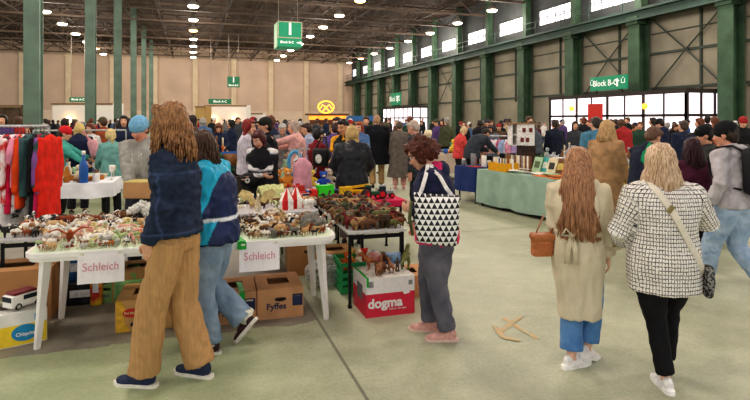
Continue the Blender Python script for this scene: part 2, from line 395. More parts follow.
# ------------------------------------------------------------------ ceiling lamps
lamp_body = M('#8a847c', .5, .3); warm = M('#fff2dc', emit=14.); orange = M('#ffb070', emit=9.); cool = M('#d8ffe8', emit=12.)
hm = MB(); hm.lathe([(.06, .75), (.12, .7), (.14, .45), (.34, .28), (.46, .05), (.46, 0), (.40, .0)], n=16); hmesh = hm.mesh('housing')
gm = MB(); gm.lathe([(.42, .02), (.42, -.05), (.32, -.13), (.02, -.16)], n=16); gmesh = gm.mesh('glow')
rm = MB(); rm.tube((0, 0, .7), (0, 0, 1.6), .02); rmesh = rm.mesh('rod')
ROWS = {-24: 'far left', -12: 'left', .0: 'second', 12.3: 'third', 24.0: 'right hand'}
first = {}
for x, rn in ROWS.items():
    for k in range(15):
        y = 2.4+6.3*k
        if y > 90: continue
        if x in (-24,) and k not in (9, 10, 11, 5, 6): continue
        o = E('ceiling_lamp', 'hall ceiling lamp in the %s row, number %s along the hall' % (rn, ('first second third fourth fifth sixth seventh eighth ninth tenth eleventh twelfth thirteenth fourteenth fifteenth').split()[k]), 'lamp', (x, y, 11.0), 0, 'round ceiling lamps of the hall')
        gl = orange if (k*7+int(x)) % 9 == 0 else (cool if (x == 0 and k == 6) else warm)
        link('housing', hmesh, lamp_body, o); link('lens', gmesh, gl, o); link('rod', rmesh, lamp_body, o)
        if k % 2 == 0 or y < 22:
            ld = bpy.data.lights.new('bulb', 'POINT'); ld.energy = 900 if y < 14 else (800 if y < 50 else 1250); ld.shadow_soft_size = .9; ld.color = (1, .90, .80); lo = bpy.data.objects.new('bulb', ld); COL.objects.link(lo); lo.parent = o; lo.location = (0, 0, -1.1)
# ------------------------------------------------------------------ signs
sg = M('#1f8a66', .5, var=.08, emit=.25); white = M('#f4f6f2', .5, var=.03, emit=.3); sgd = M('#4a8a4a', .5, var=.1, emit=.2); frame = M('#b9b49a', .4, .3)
def arrow_mb(L_, w_, up=False):
    mb = MB(); p = [(-L_/2, -w_/6), (L_*.1, -w_/6), (L_*.1, -w_/2), (L_/2, 0), (L_*.1, w_/2), (L_*.1, w_/6), (-L_/2, w_/6)]
    if up: p = [(-y, x) for x, y in p]
    mb.prism(p, .01); return mb
d = 34.0; c = col(288, d, 0); zt = CH+(120-23.5)/F*d; zb = CH+(120-48.5)/F*d; hh = zt-zb
o = E('hanging_sign', 'green cube sign with a white number one hanging from the roof', 'sign', (c.x, c.y, zb), 0)
mb = MB(); mb.box((0, 0, hh/2), (1.5, 1.5, hh), bev=.02); B(mb, 'sign_box', sg, o)
mb = MB()
for z in (hh-.03, hh*.36): mb.box((0, -.76, z), (1.5, .03, .05))
for x in (-.73, .73): mb.box((x, -.76, hh*.68), (.05, .03, hh*.66)); mb.box((x, .76, hh*.68), (.05, .03, hh*.66))
B(mb, 'border', frame, o); mb = MB(); mb.box((-.76, 0, hh/2), (.02, 1.4, hh*.96)); B(mb, 'side_panel', sgd, o)
lettering('1', 1.05, white, o, (0, -.765, hh*.68), bold=.02); lettering('Block B-C', .205, white, o, (-.18, -.765, hh*.18), bold=.006)
B(arrow_mb(.32, .24), 'arrow', white, o, (.58, -.765, hh*.18), (PI/2, 0, 0))
mb = MB()
for x in (-.6, .6): mb.tube((x, 0, hh), (x, 0, 11.3-zb), .015)
B(mb, 'cable', lamp_body, o)
# block sign on the near vestibule, and its twin on the far one
def block_sign(yc, wd, ht, zc, label):
    o = E('block_sign', label, 'sign', (23.75, yc, 3.31), -PI/2, 'green block signs on the vestibules')
    mb = MB(); mb.box((0, 0, zc-3.31), (wd, .16, ht), bev=.02); B(mb, 'sign_board', sg, o)
    lettering('Block B-C', ht*.60, white, o, (-.2, -.085, zc-3.31), bold=.008)
    B(arrow_mb(ht*.6, ht*.42, True), 'arrow', white, o, (wd*.27, -.085, zc-3.31), (PI/2, 0, 0))
    for sx in (-.44, .42):
        mb = MB(); s_ = ht*.3
        mb.box((sx*wd, -.09, zc-3.31-.05), (s_, .01, .04)); mb.box((sx*wd-s_/2, -.09, zc-3.31+.08), (.04, .01, s_)); mb.box((sx*wd+s_/2, -.09, zc-3.31+.08), (.04, .01, s_)); mb.box((sx*wd, -.09, zc-3.31+.26), (s_*.5, .01, .04))
        B(mb, 'pictogram', white, o)
    for x in (-wd*.35, wd*.35): mb = MB(); mb.box((x, .05, (zc-3.31-ht/2)/2), (.08, .08, zc-3.31-ht/2)); B(mb, 'post', fr, o)
block_sign(26.4, 3.0, .84, 3.93, 'green Block B-C sign on top of the near glass vestibule')
block_sign(62.5, 3.2, 1.5, 4.3, 'blurred green sign on top of the distant glass vestibule')
def wall_sign(px, py, wpx, hpx, d, txt, label, big=None):
    c = at(px, py, d); wd = wpx/F*d; ht = hpx/F*d
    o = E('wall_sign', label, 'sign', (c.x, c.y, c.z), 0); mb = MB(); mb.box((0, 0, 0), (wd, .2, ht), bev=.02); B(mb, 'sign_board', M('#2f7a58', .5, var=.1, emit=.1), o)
    if big: lettering('1', ht*.75, white, o, (0, -.11, ht*.18), bold=.02)
    lettering(txt, ht*(.22 if big else .62), white, o, (0, -.11, -ht*.32 if big else 0), bold=.01)
    mb = MB()
    for x in (-wd*.4, wd*.4): mb.tube((x, 0, ht/2), (x, 0, 11.3-c.z), .02)
    B(mb, 'cable', lamp_body, o)
wall_sign(233.5, 82, 12, 10.5, 60, 'Block B-C', 'green square sign with white number one hanging before the far wall', True)
wall_sign(220, 101.5, 22, 5, 62, 'Block A-C', 'long green sign hanging above the white booth at the far wall')
wall_sign(78, 99.5, 15, 4.5, 60, 'Block A-C', 'small dark green sign hanging behind the second left column')
# ------------------------------------------------------------------ far booths
def booth(px0, px1, ptop, d, c, label, lamps=()):
    a = col(px0, d); b = col(px1, d); wd = (b-a).length; h = CH+(120-ptop)/F*d; cc = (a+b)/2; r = -YAW
    o = E('trade_booth', label, 'booth', (cc.x, cc.y, 0), r)
    mb = MB(); mb.box((0, 0, h/2), (wd, .12, h)); mb.box((-wd/2, 1.2, h/2), (.12, 2.4, h)); mb.box((wd/2, 1.2, h/2), (.12, 2.4, h)); B(mb, 'wall_panel', c, o)
    mb = MB(); mb.box((0, -.08, h-.1), (wd+.2, .12, .18)); mb.box((0, -.5, .55), (wd*.8, .6, 1.1), bev=.02); B(mb, 'counter', M('#8a6f55', var=.2), o)
    for lx in lamps:
        q = MB(); q.ell((0, 0, 0), .35); l_ = B(q, 'lamp', M('#ffc98a', emit=6.), o, (lx*wd/2, -.4, h*.5), smooth=True)
    return o
pw = M('#ece6e0', .8, var=.06)
booth(53, 112, 103, 55, pw, 'white booth wall with a warm lamp left of the second column', (-.4,))
booth(205, 246, 105, 70, pw, 'white booth at the far wall below the long green sign', (-.55, .45))
booth(-12, 20, 105, 38, M('#5a4a3c', var=.4, scale=3), 'dark brown stall wall at the left edge of the hall')
booth(196, 205, 106, 66, M('#b3955e', var=.3), 'tan curtain panel beside the white far booth')
booth(250, 262, 113, 74, M('#e3ddd8', var=.1), 'small pale stall panel right of the white far booth')
# kiosk with neon pretzel
d = 66; a = col(309, d); b = col(346, d); cc = (a+b)/2; wd = (b-a).length
o = E('food_kiosk', 'food kiosk with glowing orange fascia under the neon sign', 'kiosk', (cc.x, cc.y, 0), -YAW)
z1 = CH+(120-115.5)/F*d; z0 = CH+(120-120)/F*d
mb = MB(); mb.box((0, 1, z1/2), (wd*.96, 2, z1)); mb.box((0, .6, z1+.12), (wd*1.15, 3.4, .2)); B(mb, 'cabin', M('#6a4a36', var=.2), o)
mb = MB(); mb.box((0, -.06, (z0+z1)/2), (wd, .1, (z1-z0)*.9)); B(mb, 'fascia', M('#ff9a3c', emit=1.7, var=.5, scale=1.2), o)
mb = MB(); mb.box((0, -.6, .55), (wd*.9, .7, 1.1)); B(mb, 'counter', M('#a07a50', var=.2), o)
c = at(326, 107, d-2.2); o = E('neon_sign', 'glowing yellow neon pretzel sign above the food kiosk', 'sign', (c.x, c.y, c.z), -YAW)
mb = MB(); s_ = 6.0/F*d
oval = [Vector((1.25*s_*math.cos(q), 0, s_*math.sin(q)*.95)) for q in [2*PI*i/32 for i in range(33)]]
mb.loft(oval, [.085]*33, (0, 1, 0), 6, False)
for sx in (-1, 1):
    pt = [Vector((sx*(.95*s_), 0, -.25*s_)), Vector((sx*.55*s_, 0, .35*s_)), Vector((0, 0, -.05*s_)), Vector((-sx*.35*s_, 0, -.5*s_)), Vector((-sx*.6*s_, 0, -.75*s_))]
    mb.loft(pt, [.075]*5, (0, 1, 0), 6)
B(mb, 'neon_tube', M('#ffb23a', emit=2.6), o, smooth=True)
for x in (-.6, .6):
    mb = MB(); mb.tube((x, .36, -s_*.7), (x, .36, (z1+.24)-c.z), .05); mb.tube((x, .36, -s_*.7), (x, .0, -s_*.7), .04)
    B(mb, 'post', lamp_body, o)
# blue tarp canopy beside it
c = col(361, 48); o = E('market_canopy', 'blue tarpaulin canopy over a distant stall before the far corner', 'canopy', (c.x, c.y, 0), -YAW)
mb = MB(); mb.prism([(-1.6, 0), (1.6, 0), (1.1, .45), (-1.1, .45)], 2.2, Matrix(((1, 0, 0, 0), (0, 0, 1, 0), (0, 1, 0, 1.62), (0, 0, 0, 1)))); B(mb, 'tarpaulin', M('#3f6fa8', var=.25, scale=3), o)
mb = MB()
for x in (-1.4, 1.4):
    for y in (.1, 2.1): mb.tube((x, y, 0), (x, y, 1.64), .03)
B(mb, 'pole', lamp_body, o)
# ================================================================== PEOPLE
def ik(a, c, l1, l2, pole):
    a = Vector(a); c = Vector(c); v = c-a; d = v.length
    if d > (l1+l2)*.999: c = a+v*((l1+l2)*.999/d); v = c-a; d = v.length
    x = (l1*l1-l2*l2+d*d)/(2*d); h = math.sqrt(max(0, l1*l1-x*x)); u = v/d
    p = Vector(pole); p = p-u*p.dot(u)
    if p.length < 1e-5: p = Vector((0, 1, 0))
    return a+u*x+p.normalized()*h, c
class Rig: pass
def make_rig(s):
    g = Rig(); H = s.get('H', 1.7); g.k = H/1.75; g.w = s.get('w', 1.0); g.male = s.get('male', False)
    lean = math.radians(s.get('lean', 0)); side = math.radians(s.get('side', 0)); twist = s.get('twist', 0)
    g.feet = {}
    hipz = .90
    for q, sg_ in (('L', -1), ('R', 1)):
        f = s.get('foot'+q, (sg_*.11, 0, 0, 0, 0)); f = tuple(f)+(0,)*(5-len(f)); g.feet[q] = f     # x, y, lift, pitch(toe down), yaw(out)
        za = .085+f[2]; r2 = (f[0]-sg_*.09)**2+f[1]**2; hipz = min(hipz, za+math.sqrt(max(.05, .822**2-r2)))
    hipz -= s.get('crouch', 0)
    g.hip = {'L': Vector((-.09*g.w, 0, hipz)), 'R': Vector((.09*g.w, 0, hipz))}; g.pel = Vector((0, 0, hipz+.05))
    g.knee = {}; g.ank = {}
    for q in 'LR':
        f = g.feet[q]; yw = math.radians(f[4])*(1 if q == 'L' else -1)
        g.knee[q], g.ank[q] = ik(g.hip[q], (f[0], f[1], .085+f[2]), .42, .405, (-math.sin(yw)*.6, 1, 0.05))
    Rs = Matrix.Rotation(side, 3, 'Y')
    g.spine = []; p = g.pel.copy(); n = 12
    g.spR = []
    for i in range(n+1):
        h = .55*i/n; a = lean*min(1, h/.22); R = Rs @ Matrix.Rotation(-a, 3, 'X') @ Matrix.Rotation(math.radians(twist)*min(1, h/.4), 3, 'Z')
        g.spine.append(p.copy()); g.spR.append(R); p = p+R @ Vector((0, 0, .55/n))
    def sp(h):
        if h <= 0: return g.pel+Vector((0, 0, h)), Matrix.Identity(3)
        f = min(h/.55*n, n-1e-4); i = int(f); q = f-i
        return g.spine[i].lerp(g.spine[i+1], q), g.spR[i]
    g.sp = sp; Rc = g.spR[-1]; g.Rc = Rc
    sw = (.185 if g.male else .160)*(1+(g.w-1)*.7); top, _ = sp(.475)
    g.sh = {'L': top+Rc @ Vector((-sw, 0, -s.get('shd', 0))), 'R': top+Rc @ Vector((sw, 0, -s.get('shd', 0)))}
    g.elb = {}; g.wri = {}
    for q, sg_ in (('L', -1), ('R', 1)):
        t = s.get('hand'+q)
        if t is None: t = (sg_*(sw+.07*g.w), .05, .86-.9+hipz)
        pole = s.get('elb'+q, (sg_*.5, -1, -.3))
        g.elb[q], g.wri[q] = ik(g.sh[q], t, .285, .25, pole)
    g.nb, _ = sp(.545)
    g.Rh = Rc @ Matrix.Rotation(math.radians(s.get('tilt', 0)), 3, 'Y') @ Matrix.Rotation(math.radians(s.get('yaw', 0)), 3, 'Z') @ Matrix.Rotation(math.radians(-s.get('pitch', 0)), 3, 'X')
    g.Rh = g.Rh*s.get('hs', 1.06)
    g.hc = g.nb+g.Rc @ Vector((0, .015, .035))+g.Rh @ Vector((0, .02, .095))
    return g
def scaled(mb, k): mb.v = [v*k for v in mb.v]; return mb
def hand_geo(mb, wrist, d, nrm, sgn, curl, spread=1., fr=.0085):
    """palm + five separate fingers; nrm = palm normal (fingers curl towards it); sgn = thumb side"""
    d = d.normalized(); nrm = (nrm-d*nrm.dot(d)).normalized(); sd = d.cross(nrm)*sgn
    mb.loft([wrist-d*.015, wrist+d*.02, wrist+d*.055, wrist+d*.088], [(.024, .018), (.032, .017), (.040, .016), (.038, .013)], sd, 12, True, rnd_end=True)
    ln = (.070, .078, .073, .058)
    for i in range(4):
        off = (-.030+.020*i)*-1; p = wrist+d*(.086-.004*abs(i-1.2))+sd*off; a = 0; pts = [p-d*.02]; cur = p; pts.append(p)
        fan = sd*(off*.9*spread)
        for sgm, fr_ in enumerate((.45, .32, .25)):
            a += curl*(.75, 1., .7)[sgm]*(1+.06*i); dr = (d+fan).normalized()*math.cos(a)+nrm*math.sin(a)
            cur = cur+dr*ln[i]*fr_*1.12; pts.append(cur)
        mb.loft(pts, [fr, fr*1.05, fr*1.0, fr*.92, fr*.75], sd, 8, True, rnd_end=True)
    p0 = wrist+d*.022+sd*.024; q = curl*.5
    t1 = p0+(d*.55+sd*.75+nrm*.25).normalized()*.042; t2 = t1+(d*.9+sd*(.35-q*.5)+nrm*(.2+q*.5)).normalized()*.032; t3 = t2+(d*.95+sd*(.1-q*.5)+nrm*(.2+q*.6)).normalized()*.025
    mb.loft([p0-sd*.012, p0, t1, t2, t3], [.012, .0125, .0108, .0098, .008], nrm, 8, True, rnd_end=True)
def head_geo(mb, c, R, male=False):
    def e(p, r, rx=0): mb.ell(c+R @ Vector(p), r, R @ R3('X', rx), 16, 10)
    e((0, -.014, .030), (.074, .094, .088)); e((0, .028, -.028), (.060, .060, .082)); e((0, .048, -.088), (.034 if not male else .04, .034, .026))
    e((0, .015, -.065), (.052, .055, .04)); e((0, .076, .034), (.044, .014, .012)); e((-.034, .062, -.022), (.024, .026, .024)); e((.034, .062, -.022), (.024, .026, .024))
    mb.loft([c+R @ Vector((0, .078, .022)), c+R @ Vector((0, .094, -.004)), c+R @ Vector((0, .104, -.022)), c+R @ Vector((0, .088, -.032))], [.009, .011, .0145, .010], R @ Vector((1, 0, 0)), 8, True, rnd_end=True)
    e((0, .084, -.054), (.022, .012, .007)); e((0, .083, -.066), (.019, .012, .007))
    for s in (-1, 1): e((s*.074, -.008, -.004), (.010, .020, .031), -12)
def body_mesh(g, s, voxel):
    mb = MB(); w = g.w
    secs = [(-.11, .13, .095), (-.02, .165, .112), (.05, .160, .105), (.14, .138 if not g.male else .15, .098), (.24, .140 if not g.male else .155, .102), (.34, .160, .11), (.43, .155, .095), (.49, .11, .07), (.53, .056, .055), (.60, .050, .054)]
    pts = []; rad = []
    for h, rx, ry in secs: p, _ = g.sp(h); pts.append(p); rad.append((rx*w*.92, ry*w*.92))
    pts[-1] = g.hc-g.Rh @ Vector((0, .012, .06)); pts[-2] = g.nb-g.Rc @ Vector((0, 0, .012))
    mb.loft(pts, rad, g.Rc @ Vector((1, 0, 0)), 20, True)
    head_geo(mb, g.hc, g.Rh, g.male)
    for q, sg_ in (('L', -1), ('R', 1)):
        a, b, c = g.hip[q], g.knee[q], g.ank[q]
        mb.loft([a, a.lerp(b, .5), b, b.lerp(c, .35), c], [.080*w, .068*w, .052, .052, .036], (1, 0, 0), 14, True, rnd_end=True)
        f = g.feet[q]; yw = math.radians(f[4])*(1 if q == 'L' else -1); Rf = Matrix.Rotation(yw, 3, 'Z') @ Matrix.Rotation(math.radians(-f[3]), 3, 'X')
        mb.loft([c+Rf @ Vector((0, -.03, -.02)), c+Rf @ Vector((0, .06, -.04)), c+Rf @ Vector((0, .15, -.058))], [(.03, .032), (.036, .028), (.034, .016)], (1, 0, 0), 10, True, rnd_end=True)
        a, b, c = g.sh[q], g.elb[q], g.wri[q]
        mb.loft([a, a.lerp(b, .5), b, b.lerp(c, .3), c], [.050*w, .042*w, .036, .036, .025], (0, 0, 1), 12, True, rnd_end=True)
        fd = (c-b).normalized(); hdv = s.get('hdir'+q); d = Vector(hdv) if hdv else fd
        nr = Vector(s.get('palm'+q, (-sg_, .1, 0)))
        if abs(nr.normalized().dot(d.normalized())) > .95: nr = Vector((0, 0, -1))
        hand_geo(mb, c, d, nr, sg_*-1 if s.get('thumbflip'+q) else sg_, s.get('curl'+q, .35))
    scaled(mb, g.k)
    me = remesh(mb, voxel, 3, .45); sk = lin(s.get('skin', '#d9a88c')); hc = g.hc*g.k; Ri = g.Rh.inverted(); k = g.k
    def fn(co):
        p = Ri @ (co-hc)/k; c = sk
        if abs(p.x) < .10 and abs(p.z) < .14 and p.y > .02:
            if abs(p.x) < .024 and -.075 < p.z < -.046 and p.y > .07: return (sk[0]*.72, sk[1]*.42, sk[2]*.42)
            if .014 < abs(p.x) < .048 and .026 < p.z < .038 and p.y > .06: return (sk[0]*.38, sk[1]*.33, sk[2]*.3)
            if .02 < abs(p.x) < .044 and -.002 < p.z < .02: return (sk[0]*.72, sk[1]*.66, sk[2]*.64)
            if abs(p.x) > .018 and -.045 < p.z < -.01: return (sk[0]*1.0, sk[1]*.86, sk[2]*.84)
        return c
    return paint(me, fn)
SKIN = M('#ffffff', .55, var=.1, scale=30, attr=True, name='skin')
def top_mesh(g, s, o, voxel, smooth=4):
    """o: hem(h from pelvis; negative below), e extra radius, flare, sleeve('long','short','none'), sr sleeve radius, collar, hood, belt"""
    mb = MB(); w = g.w; e = o.get('e', .022); hem = o.get('hem', -.06); fl = o.get('flare', .02)
    base = [(.05, .164, .112), (.14, .146 if not g.male else .155, .106), (.24, .150 if not g.male else .162, .11), (.34, .168, .118), (.42, .168, .104), (.475, .145, .085), (.515, .085, .066), (.54, .062, .06)]
    pts = []; rad = []
    if hem < .05:
        n = max(2, int((.05-hem)/.07)+1)
        for i in range(n):
            h = hem+(.05-hem)*i/n; q = (0-h)/.4 if h < 0 else 0
            if o.get('leanskirt') and h < 0: pass
            hip = math.exp(-((h+.04)/.11)**2)*.010
            pts.append(g.pel+Vector((0, o.get('skirty', 0)*max(0, -h), h))); rad.append(((.160+hip)*w+e+fl*q, (.112+hip)*w+e+fl*q*o.get('fly', .8)))
    for h, rx, ry in base:
        if h < hem: continue
        p, _ = g.sp(h); be = o.get('belt', 0) if abs(h-.14) < .06 else 0
        pts.append(p); ee = e if h < .46 else e*.6
        rad.append((rx*w+ee-be, ry*w+ee-be))
    mb.loft(pts, rad, g.Rc @ Vector((1, 0, 0)), 24, True)
    if o.get('collar', 1):
        p, R = g.sp(.53); up = R @ Vector((0, 0, 1)); ch = o.get('collarh', .045)
        mb.loft([p-up*.03, p+up*.01, p+up*ch+R @ Vector((0, .01, 0))], [(.085, .078), (.078, .074), (.074, .07)], R @ Vector((1, 0, 0)), 16, True)
    if o.get('hood'):
        p, R = g.sp(.50); mb.ell(p+R @ Vector((0, -.085, -.01)), (.125, .075, .095), R @ R3('X', 15), 14, 10); mb.ell(p+R @ Vector((0, -.02, .035)), (.11, .10, .035), R @ R3('X', 18), 14, 8)
    sl = o.get('sleeve', 'long'); sr = o.get('sr', .058)
    if sl != 'none':
        for q in 'LR':
            a, b, c = g.sh[q], g.elb[q], g.wri[q]; inn = g.sp(.46)[0]
            if sl == 'long':
                end = b.lerp(c, o.get('send', .97)); pp = [a.lerp(inn, .35), a, a.lerp(b, .5), b, b.lerp(end, .5), end]; rr = [sr*1.1*w, sr*1.12*w, sr*1.02, sr*.95, sr*.86, sr*o.get('cuff', .72)]
            else:
                end = a.lerp(b, .75); pp = [a.lerp(inn, .35), a, end]; rr = [sr*1.1*w, sr*1.12*w, sr*1.1]
            mb.loft(pp, rr, (0, 0, 1), 14, True)
    for f in o.get('extra', ()): f(mb, g)
    scaled(mb, g.k); me = remesh(mb, voxel, smooth)
    return wrinkle(me, o.get('wr', .008), o.get('wf', (13, 13, 8)), o.get('seed', 1), True)
def legs_mesh(g, s, o, voxel):
    mb = MB(); w = g.w; t_, k_, h_ = o.get('r', (.098, .075, .072)); ln = o.get('len', .93)
    pts = []; rad = []
    for h, rx, ry in ((-.10, .14, .108), (-.04, .172, .122), (.04, .166, .115), (.10, .152, .108)):
        p, _ = g.sp(h); pts.append(p); rad.append((rx*w, ry*w))
    mb.loft(pts, rad, (1, 0, 0), 22, True)
    for q in 'LR':
        a, b, c = g.hip[q], g.knee[q], g.ank[q]; e = b.lerp(c, ln)
        mb.loft([a+Vector((0, 0, .02)), a.lerp(b, .25), a.lerp(b, .65), b, b.lerp(e, .5), e], [t_*w, t_*w*.98, (t_*w+k_)/2, k_, (k_+h_)/2, h_], (1, 0, 0), 16, True)
    for f in o.get('extra', ()): f(mb, g)
    scaled(mb, g.k); me = remesh(mb, voxel, 3)
    return wrinkle(me, o.get('wr', .007), (12, 12, 9), o.get('seed', 2), True)
_shoe = {}
def shoe_parts(kind, voxel):
    if (kind, voxel) in _shoe: return _shoe[(kind, voxel)]
    mb = MB(); hi = .02 if kind == 'boot' else 0
    mb.ell((0, -.028, -.030+hi/2), (.036, .048, .054+hi), None, 12, 8); mb.ell((0, .04, -.042), (.040, .085, .040), None, 12, 8); mb.ell((0, .115, -.056), (.043, .068, .030), None, 12, 8)
    if kind == 'chunky': mb.ell((0, .03, -.055), (.046, .12, .03), None, 12, 8); mb.ell((0, .05, -.012), (.02, .045, .022), R3('X', -25))
    mb.box((0, .05, -.06), (.068, .2, .03), bev=.01)
    up = remesh(mb, voxel, 3); th = .034 if kind == 'chunky' else .024
    ol = [(.028, -.078), (.038, -.03), (.036, .03), (.045, .10), (.04, .155), (.022, .186), (0, .192)]; ol = ol+[(-x, y) for x, y in reversed(ol[:-1])]+[(-.015, -.09), (.015, -.09)]
    ml = MB(); ml.prism(ol, th, Matrix.Translation((0, 0, -.0855)))
    r = (up, ml.mesh('sole', False)); _shoe[(kind, voxel)] = r; return r
# ---------------------------------------------------------------- hair
def hair_cap(mb, c, R, r=.0, back=.0, style='short', top=0.):
    def e(p, q, rx=0, ry=0): mb.ell(c+R @ Vector(p), q, R @ R3('X', rx) @ R3('Y', ry), 16, 10)
    e((0, -.030, .040+top), (.082+r, .094+r, .090+r+top)); e((0, -.060-back, .0), (.076+r, .062+r+back, .085+r)); e((0, .035, .088+top), (.064+r, .045+r, .034+r))
    if style in ('curly', 'shag', 'bob', 'long', 'tail'):
        e((-.066, -.015, .01), (.026+r, .05+r, .075+r)); e((.066, -.015, .01), (.026+r, .05+r, .075+r))
def strands(mb, g, n, length, spread=.15, wave=.015, r=.009, seed=0, az=165, drop=0., r0=.104, fringe=0, offy=.0, flat=0, lvar=.78):
    rr = random.Random(seed); c = g.hc; R = g.Rh; Rc = g.Rc
    for i in range(n):
        a = math.radians(rr.uniform(-az, az)); ph = rr.uniform(0, 6); L_ = length*rr.uniform(lvar, 1.05); jj = rr.uniform(.94, 1.06)
        dx, dy = math.sin(a), -math.cos(a)
        if fringe and abs(a) > 2.3: L_ = fringe*rr.uniform(.8, 1.1)
        pts = []; st = 4
        p_up = Vector((dx*.02, dy*.02-.012, .125))
        for t in range(st):
            q = (t/(st-1))*PI/2*1.02
            pts.append(c+R @ Vector((dx*math.sin(q)*.083*jj, -.016+dy*math.sin(q)*r0*jj, .024+math.cos(q)*.103)))
        p = pts[-1].copy(); m = 7; out = Rc @ Vector((dx, dy, 0)); out.z = 0
        for t in range(1, m+1):
            q = t/m; z = L_*q; sp_ = spread*(q**1.1)*(.35+.65*abs(math.sin(a))) if z > .08 else 0
            w_ = wave*math.sin(ph+q*9)
            ox = out.x*sp_+w_; oy = (-abs(out.y)*sp_*.3 if not flat else 0)
            pb = p+Vector((ox, out.y*.02*q+offy*min(1, z/.18)*(1 if dy < .2 else .2)+wave*.6*math.cos(ph+q*7), -z))
            if fringe and abs(a) > 2.3: pb = p+R @ Vector((dx*.01, .012*q, 0))+Vector((0, 0, -z))
            pts.append(pb)
        k = len(pts); mb.loft(pts, [(r*(1.1 if j < k-3 else (1.0, .75, .35)[j-(k-3)]), r*.7) for j in range(k)], (1, .3, 0), 5, True)
def hair_mesh(g, s, o, voxel):
    st = o.get('style', 'short'); mb = MB(); c = g.hc; R = g.Rh
    r = o.get('r', 0.)
    if st == 'none': return None
    if st in ('short', 'curly', 'shag', 'tail', 'bun'):
        hair_cap(mb, c, R, r, o.get('back', 0), st, o.get('top', 0))
        if st == 'bun': mb.ell(c+R @ Vector((0, -.11, .08)), (.045, .04, .045))
        if st == 'tail':
            L_ = o.get('len', .35); b = c+R @ Vector((0, -.10, .05)); dn = Vector((0, 0, -1))
            mb.loft([b, b+R @ Vector((0, -.05, -.01)), b+R @ Vector((0, -.07, 0))+dn*L_*.4, b+R @ Vector((0, -.05, 0))+dn*L_], [.025, .034, .04, .012], (1, 0, 0), 10, True, rnd_end=True)
        if st == 'shag': mb.ell(c+R @ Vector((0, -.06, -.07)), (.08+r, .055+r, .09))
        if st == 'curly': mb.ell(c+R @ Vector((0, -.075, -.04)), (.075+r, .045+r, .06))
    elif st in ('bob', 'long'):
        hair_cap(mb, c, R, r, 0, st); L_ = o.get('len', .3)
        p = c+R @ Vector((0, -.045, 0)); oy = o.get('offy', -.03)
        mb.loft([p+Vector((0, 0, .02)), p+Vector((0, -.01, -.08)), p+Vector((0, oy, -.16)), p+Vector((0, oy*1.5, -.08-L_*.6)), p+Vector((0, oy*1.6, -.05-L_))], [(.088+r, .06), (.09+r, .055), (.095+r+o.get('spread', .0)*.3, .045), (.10+o.get('spread', .0)*.8, .035), (.085+o.get('spread', .0), .02)], R @ Vector((1, 0, 0)), 16, True)
    scaled(mb, g.k); me = remesh(mb, voxel, 2)
    amp = o.get('amp', .008 if st != 'curly' else .016); fr = o.get('fr', (38, 38, 12) if st != 'curly' else (34, 34, 34))
    wrinkle(me, amp, fr, o.get('seed', 3))
    if o.get('n'):
        m2 = MB(); strands(m2, g, o['n'], o.get('slen', .3), o.get('sspread', .1), o.get('wave', .014), o.get('sr', .008), o.get('seed', 3), o.get('az', 150), fringe=o.get('fringe', 0), offy=o.get('offy', -.03), r0=o.get('r0', .104), lvar=o.get('lvar', .78))
        scaled(m2, g.k); b = m2.mesh('x'); bm = bmesh.new(); bm.from_mesh(me); bm.from_mesh(b); bm.to_mesh(me); bm.free(); bpy.data.meshes.remove(b)
        me.polygons.foreach_set('use_smooth', [True]*len(me.polygons)); me.update()
    return me
def hair_mat(c, c2=None):
    b = lin(c); return M(c, .5, var=.5, scale=22, c2=c2, stretch=(5, 5, .55), spec=.35, cont=(.32, .66), name='hair')
def hat_mesh(g, kind, voxel):
    mb = MB(); c = g.hc; R = g.Rh
    if kind == 'beanie':
        mb.ell(c+R @ Vector((0, -.012, .055)), (.092, .112, .095), R @ R3('X', -8), 18, 12); mb.loft([c+R @ Vector((0, -.006, .02)), c+R @ Vector((0, -.01, .075))], [(.096, .113), (.098, .116)], R @ Vector((1, 0, 0)), 20, True, rnd_end=False)
    else:
        mb.ell(c+R @ Vector((0, -.012, .055)), (.090, .108, .088), R @ R3('X', -5), 18, 12)
        if kind == 'cap': mb.ell(c+R @ Vector((0, .125, .058)), (.072, .085, .010), R @ R3('X', -8), 16, 6)
        if kind == 'brim': mb.ell(c+R @ Vector((0, -.01, .045)), (.15, .17, .012), R, 20, 6)
    scaled(mb, g.k); return remesh(mb, voxel, 2)
def eyes(g, root, k):
    for sx in (-1, 1):
        mb = MB(); mb.ell((0, 0, 0), .0115*k, None, 10, 8); e_ = B(mb, 'eye', M('#f2eee8', .25, var=.02), root, tuple((g.hc+g.Rh @ Vector((sx*.031, .072, .012)))*k), smooth=True)
        mb = MB(); d = g.Rh @ Vector((0, .0085, -.001)); mb.ell(d*k, .0058*k, None, 8, 6); B(mb, 'iris', M('#3a2a20', .2, var=.05), e_, smooth=True)
